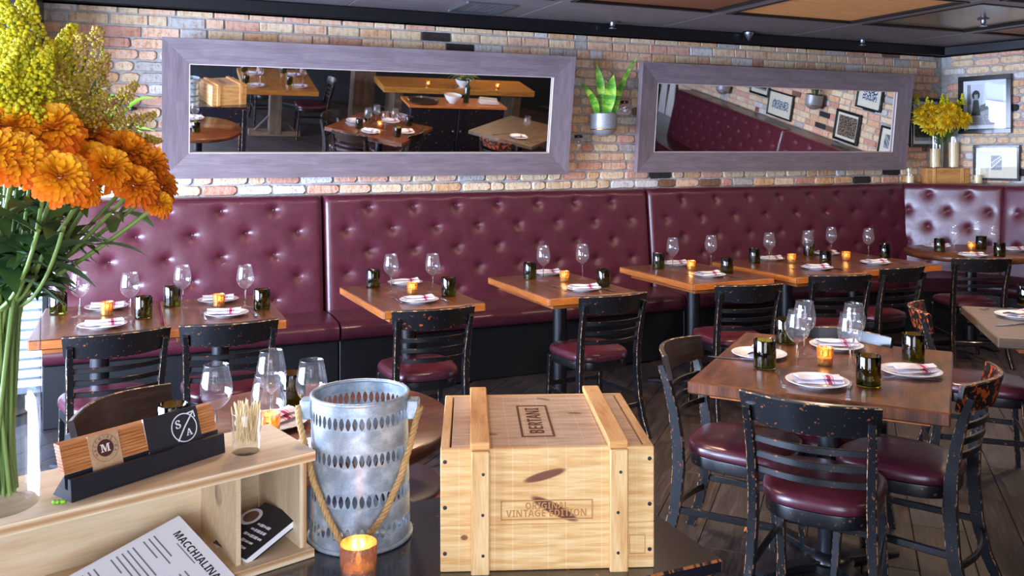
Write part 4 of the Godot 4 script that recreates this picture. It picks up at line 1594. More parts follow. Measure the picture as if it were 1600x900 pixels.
# a folded cloth: layers of one sheet bent round at each fold, with the striped side showing
func napkin_mesh(variant: int) -> ArrayMesh:
	var b := MB.new()
	var g := RandomNumberGenerator.new()
	g.seed = 900 + variant
	var hw := 0.034
	var prof := []
	for lay in 3:
		var y := 0.003 + 0.0075 * lay
		var inset := 0.003 * lay
		var seq := [-hw + inset, hw - inset] if lay % 2 == 0 else [hw - inset, -hw + inset]
		for i in 7:
			var t := i / 6.0
			prof.append(Vector2(lerpf(seq[0], seq[1], t), y + 0.002 * sin(PI * t) * (1 + lay)))
		if lay < 2:
			var sx := signf(seq[1])
			prof.append(Vector2(seq[1] + sx * 0.004, y + 0.0025))
			prof.append(Vector2(seq[1] + sx * 0.004, y + 0.0052))
	var rows := []
	var hl := 0.078
	for j in 21:
		var t2 := j / 20.0
		var row := PackedVector3Array()
		var x := lerpf(-hl, hl, t2)
		for i in prof.size():
			var p: Vector2 = prof[i]
			var wav := 0.0016 * sin(t2 * 9.0 + i * 0.5 + variant) + 0.004 * pow(absf(t2 * 2 - 1), 4) * g.randf()
			row.append(Vector3(x + 0.002 * sin(i * 1.3 + variant), p.y + wav * (0.3 + p.y * 40), p.x + 0.003 * sin(t2 * 6.0 + variant)))
		rows.append(row)
	b.grid(rows, false, true)
	for i in b.uv.size():
		b.uv[i] = Vector2((b.v[i].x + hl) / (2 * hl), b.v[i].z * 6.0)
	return b.mesh(m("napkin"))

func ware(kind: String, label: String, at: Vector3, turn := 0.0) -> void:
	var cats := {wine_glass = ["glass", "stemmed wine glasses"], tumbler = ["tumbler", "olive glass tumblers"], plate = ["plate", "white bread plates"], votive_candle = ["candle", "gold votive candles"], fork = ["fork", "forks"], table_knife = ["knife", "table knives"], napkin = ["napkin", "folded striped napkins"]}
	var info: Array = cats[kind]
	if kind == "napkin":
		var v := rng.randi() % 4
		if not protos.has("napkin%d" % v):
			protos["napkin%d" % v] = napkin_mesh(v)
		single("napkin", label, info[0], protos["napkin%d" % v], at, turn, info[1])
		return
	if not protos.has(kind):
		var o := thing(kind, label, info[0], at, turn, info[1])
		build_ware(kind, o)
		protos[kind] = o
	else:
		copy(protos[kind], at, turn, label, info[1])

# items: [kind letter, px, py, which] with the base of each on the table top
func lay_table(desc: String, items: Array, turn: float) -> void:
	for it in items:
		var at := G(it[1], it[2], TH + (0.016 if it[0] == "p" else 0.0))
		at.y = TH
		var which: String = it[3]
		match it[0]:
			"g":
				ware("wine_glass", "clear stemmed wine glass, %s, on %s" % [which, desc], at, rng.randf() * TAU)
			"t":
				ware("tumbler", "dark olive glass tumbler, %s, on %s" % [which, desc], at, rng.randf() * TAU)
			"v":
				ware("votive_candle", "ribbed gold votive candle%s on %s" % [which, desc], at, rng.randf() * TAU)
			"p":
				ware("plate", "white round plate, %s, on %s" % [which, desc], at)
				ware("napkin", "striped folded napkin, %s, on %s" % [which, desc], at + Vector3(0, 0.0105, 0) + Vector3(rng.randf_range(-0.012, 0.012), 0, rng.randf_range(-0.012, 0.012)), turn + rng.randf_range(-0.2, 0.2) + (it[4] if it.size() > 4 else 0.0))
			"f":
				ware("fork", "steel fork, %s, on %s" % [which, desc], at, turn + (it[4] if it.size() > 4 else 0.0))
			"k":
				ware("table_knife", "steel table knife, %s, on %s" % [which, desc], at, turn + (it[4] if it.size() > 4 else 0.0))

func build_table(o: Node3D, w: float, d: float, top: String, foot := true) -> void:
	var b := MB.new()
	b.uvo = Vector2(rng.randf() * 2, rng.randf() * 2)
	var th := 0.044
	b.box(Vector3(0, TH - th / 2, 0), Vector3(w, th, d), 0.005, Transform3D.IDENTITY, 2 if d > w else 0)
	part(o, "table_top", b.mesh(m(top)))
	if w < 0.8:
		var eb := MB.new()
		for sg in [-1.0, 1.0]:
			eb.box(Vector3(sg * (w / 2 + 0.0006), TH - th / 2, 0), Vector3(0.0024, th - 0.008, d - 0.009), 0.0008, Transform3D.IDENTITY, 2)
			eb.box(Vector3(0, TH - th / 2, sg * (d / 2 + 0.0006)), Vector3(w - 0.009, th - 0.008, 0.0024), 0.0008)
		part(o, "edge_band", eb.mesh(m("table_edge")))
	part(o, "cleat", MB.new().box(Vector3(0, TH - th - 0.014, 0), Vector3(w * 0.82, 0.028, d * 0.86), 0.002, Transform3D.IDENTITY, 2 if d > w else 0).mesh(m("cleat_wood")))
	part(o, "pole", MB.new().lathe([Vector2(0.0, 0.03), Vector2(0.042, 0.03), Vector2(0.042, TH - th - 0.03), Vector2(0, TH - th - 0.03)], 24).mesh(m("black_metal")))
	part(o, "collar", MB.new().lathe([Vector2(0.041, 0.028), Vector2(0.075, 0.03), Vector2(0.07, 0.05), Vector2(0.042, 0.06)], 24).mesh(m("black_metal")))
	var legs := MB.new()
	var fb := part(o, "base", MB.new().lathe([Vector2(0, 0.0), Vector2(0.09, 0.0), Vector2(0.09, 0.026), Vector2(0.05, 0.034), Vector2(0, 0.034)], 24).mesh(m("black_metal")))
	for k in 4:
		var a := PI / 4 + k * PI / 2
		var dv := Vector3(cos(a), 0, sin(a))
		var r := 0.30
		part(fb, "foot", MB.new().bar([dv * 0.06 + Vector3(0, 0.024, 0), dv * r * 0.6 + Vector3(0, 0.018, 0), dv * r + Vector3(0, 0.010, 0)], Vector3(-dv.z, 0, dv.x), [0.07, 0.058, 0.05], [0.03, 0.024, 0.018], 0.004).mesh(m("black_metal")))

func build_round(o: Node3D, r: float) -> void:
	var b := MB.new()
	b.lathe([Vector2(0, TH - 0.05), Vector2(r - 0.03, TH - 0.05), Vector2(r - 0.006, TH - 0.044), Vector2(r, TH - 0.036), Vector2(r, TH - 0.008), Vector2(r - 0.008, TH), Vector2(0, TH)], 64)
	for i in b.uv.size():
		b.uv[i] = Vector2(b.v[i].x, b.v[i].z) if absf(b.n[i].y) > 0.5 else Vector2(b.uv[i].x, b.v[i].y)
	part(o, "table_top", b.mesh(m("table_wood")))
	part(o, "pole", MB.new().lathe([Vector2(0.0, 0.03), Vector2(0.042, 0.03), Vector2(0.042, TH - 0.052), Vector2(0, TH - 0.052)], 24).mesh(m("black_metal")))
	var fb := part(o, "base", MB.new().lathe([Vector2(0, 0.0), Vector2(0.09, 0.0), Vector2(0.09, 0.026), Vector2(0.05, 0.034), Vector2(0, 0.034)], 24).mesh(m("black_metal")))
	for k in 4:
		var a := k * PI / 2 + 0.3
		var dv := Vector3(cos(a), 0, sin(a))
		part(fb, "foot", MB.new().bar([dv * 0.06 + Vector3(0, 0.024, 0), dv * 0.2 + Vector3(0, 0.018, 0), dv * 0.31 + Vector3(0, 0.010, 0)], Vector3(-dv.z, 0, dv.x), [0.07, 0.058, 0.05], [0.03, 0.024, 0.018], 0.004).mesh(m("black_metal")))

func table(label: String, at: Vector2, w: float, d: float, turn := 0.0, top := "table_wood") -> void:
	var o := thing("dining_table", label, "table", Vector3(at.x, 0.002, at.y), turn, "walnut dining tables")
	o.position.y = 0.0
	build_table(o, w, d, top)

const SB := "bench side"
const SC := "chair side"

func make_tables() -> void:
	var tA := "the end two-seat table behind the vase"
	var tB := "the table joined to the vase-side end table"
	var tC := "the lone two-seat table beyond the bucket"
	var tD := "the two-seat table below the snake plant"
	var tE := "the table between snake plant and joined pair"
	var tF := "the joined pair, half nearer the snake plant"
	var tG := "the joined pair, half nearer the corner"
	var tR := "the round corner table"
	var tH := "the square four-seat table"
	var tI := "the grey-topped table"
	var tJ := "the round table behind the console"
	table("walnut two-seat table at the bench end behind the flower vase", Vector2(-0.145, 1.44), 0.525, 0.84)
	table("walnut two-seat table joined to the end table near the vase", Vector2(0.405, 1.43), 0.535, 0.80)
	table("lone walnut two-seat table beyond the galvanized bucket", Vector2(1.415, 1.355), 0.56, 0.87, 0.03)
	table("orange-edged walnut two-seat table below the snake plant", Vector2(2.36, 1.36), 0.575, 0.88, 0.0)
	table("walnut two-seat table between the snake-plant table and the joined pair", Vector2(3.41, 1.25), 0.62, 0.86, 0.0)
	table("walnut table of the joined pair, on the snake-plant side", Vector2(4.165, 1.28), 0.60, 0.88, 0.0)
	table("walnut table of the joined pair, on the corner side", Vector2(4.855, 1.21), 0.76, 0.88, 0.0)
	var hc := Vector2(2.389, 3.534)
	var ha := Vector2(0.778, -0.628)
	table("big square walnut four-seat table standing free on the floor", hc, 0.925, 0.82, atan2(-ha.y, ha.x))
	table("grey-brown topped table beside the free-standing four-seat table", Vector2(4.06, 3.50), 1.04, 0.82, atan2(0.66, -0.75) + PI, "grey_wood")
	var rc := thing("round_table", "round walnut table in the brick corner by the angled bench", "table", Vector3(6.20, 0, 1.12), 0.0, "round walnut tables")
	build_round(rc, 0.50)
	var rn := thing("round_table", "round walnut table just behind the console and bucket", "table", Vector3(0.487, 0, 3.42), 0.0, "round walnut tables")
	build_round(rn, 0.42)

	# ---- chairs
	chair("black slat-back chair at the end two-seat table behind the vase", Vector2(-0.052, 2.035), Vector2(-0.177, -0.98))
	chair("black slat-back chair at the table joined to the vase-side end table", Vector2(0.397, 2.01), Vector2(0.0, -1))
	chair("black slat-back chair with red chipped crest at the lone two-seat table", Vector2(1.342, 2.045), Vector2(0.01, -1), "black_chipped")
	chair("black slat-back chair at the two-seat table below the snake plant", Vector2(2.348, 2.046), Vector2(-0.03, -1))
	chair("black slat-back chair at the table between snake plant and joined pair", Vector2(3.228, 2.06), Vector2(0.2, -0.98))
	chair("black slat-back chair at the joined pair, snake-plant side", Vector2(4.0, 1.97), Vector2(0.25, -0.97))
	chair("black slat-back chair at the joined pair, corner side", Vector2(4.66, 1.86), Vector2(-0.05, -1))
	chair("black slat-back chair at the round corner table", Vector2(5.54, 1.74), Vector2(0.45, -0.89))
	chair("scratched black chair whose back is turned to the crate, at the four-seat table", Vector2(1.885, 3.965), Vector2(0.80, -0.60))
	chair("brown-crested chair at the four-seat table, its back to the bench tables", Vector2(1.965, 3.15), Vector2(0.60, 0.80), "brown_crest")
	chair("orange-worn crest chair at the four-seat table, opposite the brown-crested one", Vector2(2.67, 3.97), Vector2(-0.46, -0.89), "orange_worn")
	chair("shiny-backed black chair tucked in opposite the scratched one at the four-seat table", Vector2(2.745, 3.225), Vector2(-0.80, 0.60))
	chair("orange-worn crest chair tucked under the grey-topped table", Vector2(3.54, 2.93), Vector2(0.70, 0.71), "orange_worn")
	chair("brown-crested chair at the round table behind the console, beside the card holder", Vector2(-0.05, 3.105), Vector2(0.76, 0.65), "brown_crest")
	var stl := thing("stool", "dark vinyl stool with a reddish wooden rim under the round table", "stool", Vector3(0.74, 0.002, 3.22))
	var circ := []
	for i in 36:
		circ.append(Vector2(cos(TAU * i / 36.0), sin(TAU * i / 36.0)) * 0.225)
	part(stl, "seat_cushion", MB.new().loft(circ, [[0.0, 0.425], [0.95, 0.425], [0.97, 0.44], [0.93, 0.455], [0.7, 0.466], [0.0, 0.468]]).mesh(m("vinyl_dark")))
	part(stl, "seat_rim", MB.new().lathe([Vector2(0.19, 0.385), Vector2(0.228, 0.385), Vector2(0.233, 0.392), Vector2(0.233, 0.435), Vector2(0.226, 0.442), Vector2(0.216, 0.44), Vector2(0.19, 0.385)], 40).mesh(m("rim_wood")))
	for k in 4:
		var an := k * PI / 2 + 0.4
		part(stl, "leg", MB.new().bar([Vector3(cos(an) * 0.19, 0, sin(an) * 0.19), Vector3(cos(an) * 0.16, 0.40, sin(an) * 0.16)], Vector3(-sin(an), 0, cos(an)), 0.03, 0.03, 0.003).mesh(m("black_paint")))

	# ---- settings
	lay_table(tA, [["t", 91, 490, SB], ["g", 124, 495, SC], ["p", 167, 478, SB], ["g", 203, 496, SB], ["t", 224, 497, SC], ["v", 167, 492, ""], ["p", 160, 506, SC], ["f", 119, 512, SC], ["k", 206, 507, SC]], 0.0)
	lay_table(tB, [["t", 269, 479, SB], ["g", 285, 481, SC], ["p", 341, 467, SB], ["v", 342, 479, ""], ["p", 354, 488, SC], ["g", 383, 480, SB], ["t", 409, 484, SC], ["f", 319, 495, SC], ["k", 396, 490, SC]], 0.0)
	lay_table(tC, [["t", 583, 449, SB], ["g", 611, 457, SC], ["p", 633, 440, SB], ["v", 644, 459, ""], ["p", 655, 467, SC], ["g", 676, 456, SB], ["t", 701, 463, SC], ["f", 620, 470, SC], ["k", 690, 468, SC]], 0.0)
	lay_table(tD, [["t", 828, 436, SB], ["g", 849, 439, SC], ["p", 857, 425, SB], ["v", 882, 440, ""], ["p", 911, 449, SC], ["g", 910, 436, SB], ["t", 943, 448, SC], ["f", 873, 451, SC], ["k", 945, 452, SC]], 0.0)
	lay_table(tE, [["t", 1029, 419, SB], ["g", 1051, 422, SC], ["p", 1057, 411, SB], ["v", 1080, 422, ""], ["p", 1108, 428, SC], ["g", 1111, 417, SB], ["t", 1136, 427, SC], ["f", 1083, 432, SC], ["k", 1139, 432, SC]], 0.0)
	lay_table(tF, [["t", 1179, 411, SB], ["g", 1202, 411, SC], ["p", 1203, 403, SB], ["v", 1237, 411, ""], ["p", 1277, 417, SC], ["g", 1262, 407, SB], ["t", 1290, 415, SC], ["f", 1246, 420, SC], ["k", 1298, 419, SC]], 0.0)
	lay_table(tG, [["t", 1264, 399, SB], ["g", 1299, 399, SB], ["p", 1290, 395, SB], ["v", 1322, 407, ""], ["p", 1368, 409, SC], ["g", 1357, 402, SC], ["t", 1383, 403, SC], ["f", 1340, 413, SC], ["k", 1400, 411, SC]], 0.0)
	lay_table(tR, [["t", 1468, 393, "bench side"], ["p", 1464, 384, "bench side"], ["g", 1491, 394, "middle"], ["v", 1518, 391, ""], ["p", 1520, 398, "chair side"], ["g", 1526, 386, "wall side"], ["t", 1533, 389, "wall side"], ["g", 1552, 396, "chair side"], ["t", 1562, 401, "chair side"], ["p", 1586, 389, "wall side"]], -0.3)
	lay_table(tH, [["t", 1195, 575, "before the brown-crested chair"], ["p", 1186, 551, "before the brown-crested chair", 1.35], ["k", 1152, 562, "before the brown-crested chair", 1.25], ["g", 1246, 576, "before the scratched chair"], ["g", 1257, 557, "before the brown-crested chair"], ["g", 1328, 584, "before the orange-worn chair"], ["g", 1334, 562, "before the shiny-backed chair"], ["t", 1226, 536, "before the shiny-backed chair"], ["v", 1289, 570, ""], ["p", 1307, 538, "before the shiny-backed chair"], ["p", 1277, 594, "before the scratched chair"], ["p", 1423, 578, "before the orange-worn chair", 0.2], ["t", 1357, 603, "before the scratched chair"], ["t", 1427, 564, "before the orange-worn chair"], ["f", 1219, 591, "before the scratched chair", -0.1], ["k", 1326, 608, "before the scratched chair", -0.3], ["f", 1418, 593, "before the orange-worn chair", 1.5], ["k", 1340, 534, "before the shiny-backed chair", -0.9]], -0.5)
	lay_table(tI, [["p", 1592, 491, "chair side"], ["t", 1603, 477, "window side"], ["k", 1588, 508, "chair side", 1.2], ["f", 1556, 484, "chair side", 1.2], ["g", 1640, 480, "far side"], ["g", 1660, 500, "chair side"], ["v", 1668, 486, ""]], 0.2)
	# round table behind the console (rims show above the things in front)
	for q in [[338, 570, 0.966, "wine_glass", "clear stemmed wine glass rising behind the black card holder"], [418, 586, 0.966, "wine_glass", "clear stemmed wine glass in front of the lit votive, behind the toothpicks"], [424, 548, 0.966, "wine_glass", "clear stemmed wine glass on the round table, behind the glass by the toothpicks"], [487, 563, 0.966, "wine_glass", "clear stemmed wine glass right behind the bucket rim"], [270, 631, 0.855, "tumbler", "olive tumbler beside the brown-crested chair near the card holder"], [457, 582, 0.855, "tumbler", "olive tumbler between the wine glasses behind the toothpicks"], [421, 645, 0.815, "votive_candle", "lit gold votive candle behind the toothpick glass"]]:
		var p := G(q[0], q[1], q[2])
		p.y = TH
		ware(q[3], q[4], p, rng.randf() * 6.0)
	for q in [[500, 712, "behind the bucket"], [425, 665, "behind the toothpicks"]]:
		var p2 := G(q[0], q[1], TH)
		ware("plate", "white round plate on the round table, %s" % q[2], p2)
		ware("napkin", "striped folded napkin on the round table, %s" % q[2], p2 + Vector3(0, 0.0105, 0), 0.7)


# ================================================================ console and what stands on it
const CT := 0.77

func words(to: Node3D, text: String, width: float, xf: Transform3D, material: String, serif := false, bold := true) -> void:
	var tm := TextMesh.new()
	var f := SystemFont.new()
	f.font_names = PackedStringArray(["Droid Serif" if serif else "Droid Sans"])
	if bold:
		f.font_weight = 700
	tm.font = f
	tm.text = text
	tm.font_size = 48
	tm.pixel_size = 0.001
	tm.depth = 0.0004
	tm.curve_step = 2.0
	tm.material = m(material)
	var s := width / maxf(tm.get_aabb().size.x, 0.0001)
	var o := part(to, "lettering", tm, xf * Transform3D(Basis.IDENTITY.scaled(Vector3(s, s, 1)), Vector3.ZERO))
	o.set_meta("label", "printed lettering")

func frame_lines(to: Node3D, xf: Transform3D, w: float, h: float, t: float, material: String) -> void:
	var b := MB.new()
	for sg in [-1.0, 1.0]:
		b.box(Vector3(0, sg * (h - t) / 2, 0), Vector3(w, t, 0.0006), 0.0, xf)
		b.box(Vector3(sg * (w - t) / 2, 0, 0), Vector3(t, h - 2 * t, 0.0006), 0.0, xf)
	part(to, "printed_border", b.mesh(m(material)))

# a pine face with knots: knots = [u, v, length, width, angle, darkness]
func pine_board_tex(key: String, w: int, h: int, sd: int, stops: Array, knots: Array, lines: float, aspect: float) -> ImageTexture:
	var a := stretch(nz(maxi(w / 8, 16), h, 0.03, sd, 4), w, h)
	var b := stretch(nz(maxi(w / 16, 16), h, 0.25, sd + 3, 2), w, h)
	var d := PackedByteArray()
	d.resize(w * h * 3)
	for y in h:
		for x in w:
			var i := y * w + x
			var u := float(x) / w
			var v := float(y) / h
			var warp := 0.0
			var dark := 0.0
			for kn in knots:
				var p := Vector2((u - kn[0]) * aspect, v - kn[1]).rotated(-kn[4])
				var e := Vector2(p.x / kn[2], p.y / kn[3]).length()
				if e < 4.0:
					warp += 0.5 * exp(-e * 0.8)
					dark = maxf(dark, (1.0 - smoothstep(0.75, 1.1, e)) * kn[5])
			var t := a[i] / 255.0 * 0.62 + b[i] / 255.0 * 0.38
			t = clampf(t - warp * 0.35, 0, 1)
			var c := ramp(stops, t)
			if lines > 0.0 and fposmod(u * lines, 1.0) < 0.035:
				c = c.lightened(0.22)
			c = c.lerp(C("5e2a16"), dark)
			d[i * 3] = int(c.r * 255); d[i * 3 + 1] = int(c.g * 255); d[i * 3 + 2] = int(c.b * 255)
	return tex_of(key, w, h, d)

func skin_box(c: Vector3, s: Vector3, bev: float, axis: int) -> MB:
	var b := MB.new()
	b.box(c, s, bev)
	for i in b.v.size():
		var p := b.v[i] - c
		if axis == 2:
			b.uv[i] = Vector2(p.x / s.x + 0.5, 0.5 - p.y / s.y)
		else:
			b.uv[i] = Vector2(p.x / s.x + 0.5, 0.5 + p.z / s.z)
	return b

func make_console() -> void:
	var x0 := -0.95
	var x1 := 1.035
	var z0 := 4.165
	var z1 := 4.668
	var o := thing("console_table", "black painted console table with chipped edges carrying the crate and bucket", "console", Vector3((x0 + x1) / 2, 0, (z0 + z1) / 2))
	var w := x1 - x0
	var d := z1 - z0
	var tb := MB.new().with_edges()
	tb.box(Vector3(0, CT - 0.014, 0), Vector3(w, 0.028, d), 0.004)
	part(o, "top", tb.mesh(m("console_paint"), m("console_worn")))
	for sg in [-1.0, 1.0]:
		part(o, "apron", MB.new().box(Vector3(0, CT - 0.108, sg * (d / 2 - 0.03)), Vector3(w - 0.06, 0.16, 0.022), 0.003).mesh(m("console_paint")))
		part(o, "apron", MB.new().box(Vector3(sg * (w / 2 - 0.03), CT - 0.108, 0), Vector3(0.022, 0.16, d - 0.06), 0.003).mesh(m("console_paint")))
		for sz in [-1.0, 1.0]:
			part(o, "leg", MB.new().with_edges().box(Vector3(sg * (w / 2 - 0.035), (CT - 0.03) / 2, sz * (d / 2 - 0.035)), Vector3(0.05, CT - 0.032, 0.05), 0.004).mesh(m("console_paint"), m("console_worn")))
	part(o, "knob", MB.new().ball(Vector3(0.5, CT - 0.1, -d / 2 - 0.0), Vector3(0.014, 0.014, 0.018), 12, 8).mesh(m("steel_matte")))
	make_crate()
	make_bucket()
	make_organizer()

func make_crate() -> void:
	var fl := G(688, 895, CT)
	var fr := G(1022, 887, CT)
	var ex := (fr - fl).normalized()
	var yaw := -atan2(ex.z, ex.x)
	var bk := Vector3(-ex.z, 0, ex.x) * -1.0
	var w := fl.distance_to(fr)
	var dp := 0.358
	var h := 0.228
	var at := (fl + fr) / 2 + bk * (dp / 2)
	at.y = CT
	var o := thing("wine_crate", "pine wine crate with two battens and burnt lettering on the console", "crate", at, yaw)
	var stops := [[0.0, C("c48a4a")], [0.35, C("dca966")], [0.65, C("ebc486")], [1.0, C("f2d49e")]]
	var ft := pine_board_tex("crate_front", 512, 320, 501, stops, [[0.485, 0.36, 0.19, 0.055, -0.45, 0.8], [0.530, 0.80, 0.25, 0.065, 0.75, 0.97]], 12.0, 1.7)
	var ft2 := pine_board_tex("crate_low", 512, 200, 503, stops, [[0.11, 0.25, 0.07, 0.06, 0.0, 0.7]], 12.0, 4.0)
	var lidt := pine_board_tex("crate_lid", 512, 512, 505, [[0.0, C("9c7a5e")], [0.4, C("bd9c7e")], [0.7, C("cfb294")], [1.0, C("dcc6ac")]], [[0.20, 0.76, 0.05, 0.02, 0.0, 0.6], [0.71, 0.40, 0.045, 0.02, 0.1, 0.65], [0.55, 0.10, 0.05, 0.02, 0.6, 0.5]], 10.0, 1.0)
	mat("crate_front", Color(1, 1, 1), 0.6, {tex = ft})
	mat("crate_low", Color(1, 1, 1), 0.6, {tex = ft2})
	mat("crate_lid", Color(1, 1, 1), 0.6, {tex = lidt})
	var t := 0.012
	part(o, "front_board", skin_box(Vector3(0, 0.157, dp / 2 - t / 2), Vector3(w, 0.142, t), 0.0015, 2).mesh(m("crate_front")))
	part(o, "front_board", skin_box(Vector3(0, 0.0432, dp / 2 - t / 2), Vector3(w, 0.085, t), 0.0015, 2).mesh(m("crate_low")))
	part(o, "back_board", MB.new().box(Vector3(0, h / 2, -dp / 2 + t / 2), Vector3(w, h, t), 0.0015).mesh(m("pine")))
	for sg in [-1.0, 1.0]:
		part(o, "side_board", MB.new().box(Vector3(sg * (w - 0.017) / 2, h / 2, 0), Vector3(0.017, h, dp - 2 * t - 0.001), 0.0015, Transform3D.IDENTITY, 2).mesh(m("pine")))
	part(o, "bottom_board", MB.new().box(Vector3(0, 0.006, 0), Vector3(w - 0.036, 0.012, dp - 2 * t - 0.002)).mesh(m("pine")))
	var lid := part(o, "lid", skin_box(Vector3(0, h - 0.0065, 0), Vector3(w - 0.040, 0.011, dp - 0.002 - t * 0.0), 0.001, 1).mesh(m("crate_lid")))
	for q in [-0.126, 0.132]:
		part(lid, "batten", MB.new().box(Vector3(q, h + 0.0065, -0.006), Vector3(0.037, 0.014, dp + 0.022), 0.002, Transform3D.IDENTITY, 2).mesh(m("pine_batten")))
		part(o, "batten", MB.new().box(Vector3(q, h / 2 - 0.003, dp / 2 + 0.0065), Vector3(0.034, h + 0.002, 0.012), 0.002, Transform3D.IDENTITY, 1).mesh(m("pine")))
		part(o, "batten", MB.new().box(Vector3(q, h / 2 - 0.001, -dp / 2 - 0.0065), Vector3(0.034, h - 0.003, 0.012), 0.002, Transform3D.IDENTITY, 1).mesh(m("pine")))
		for k in 3:
			part(o, "nail", MB.new().lathe([Vector2(0, 0.0), Vector2(0.0032, 0.0), Vector2(0.0028, 0.0012), Vector2(0, 0.0014)], 10, Transform3D(Basis(Vector3.RIGHT, PI / 2), Vector3(q + rng.randf_range(-0.006, 0.006), 0.035 + k * 0.075, dp / 2 + 0.0122))).mesh(m("nail")))
	for sg in [-1.0, 1.0]:
		for k in 3:
			part(o, "nail", MB.new().lathe([Vector2(0, 0.0), Vector2(0.004, 0.0), Vector2(0.0034, 0.0012), Vector2(0, 0.0014)], 10, Transform3D(Basis(Vector3.RIGHT, PI / 2), Vector3(sg * (w / 2 - 0.0085), 0.035 + k * 0.085, dp / 2))).mesh(m("nail")))
	# burnt marks
	var fz := dp / 2 + 0.0004
	frame_lines(o, Transform3D(Basis.IDENTITY, Vector3(-0.002, 0.113, fz)), 0.172, 0.037, 0.0022, "burnt_faint")
	words(o, "ORIGINAL", 0.080, Transform3D(Basis.IDENTITY, Vector3(-0.002, 0.1205, fz)), "burnt_faint")
	words(o, "VINTAGE EDITION", 0.150, Transform3D(Basis.IDENTITY, Vector3(-0.002, 0.1065, fz)), "burnt_faint")
	frame_lines(o, Transform3D(Basis.IDENTITY, Vector3(0.168, 0.045, fz)), 0.030, 0.036, 0.0012, "burnt_faint")
	var lx := Transform3D(Basis(Vector3(0, 0, -1), Vector3(-1, 0, 0), Vector3(0, 1, 0)), Vector3(-0.012, h - 0.0006, 0.01))
	frame_lines(lid, lx, 0.205, 0.066, 0.0045, "burnt")
	words(lid, "BERTANI", 0.165, lx, "burnt")

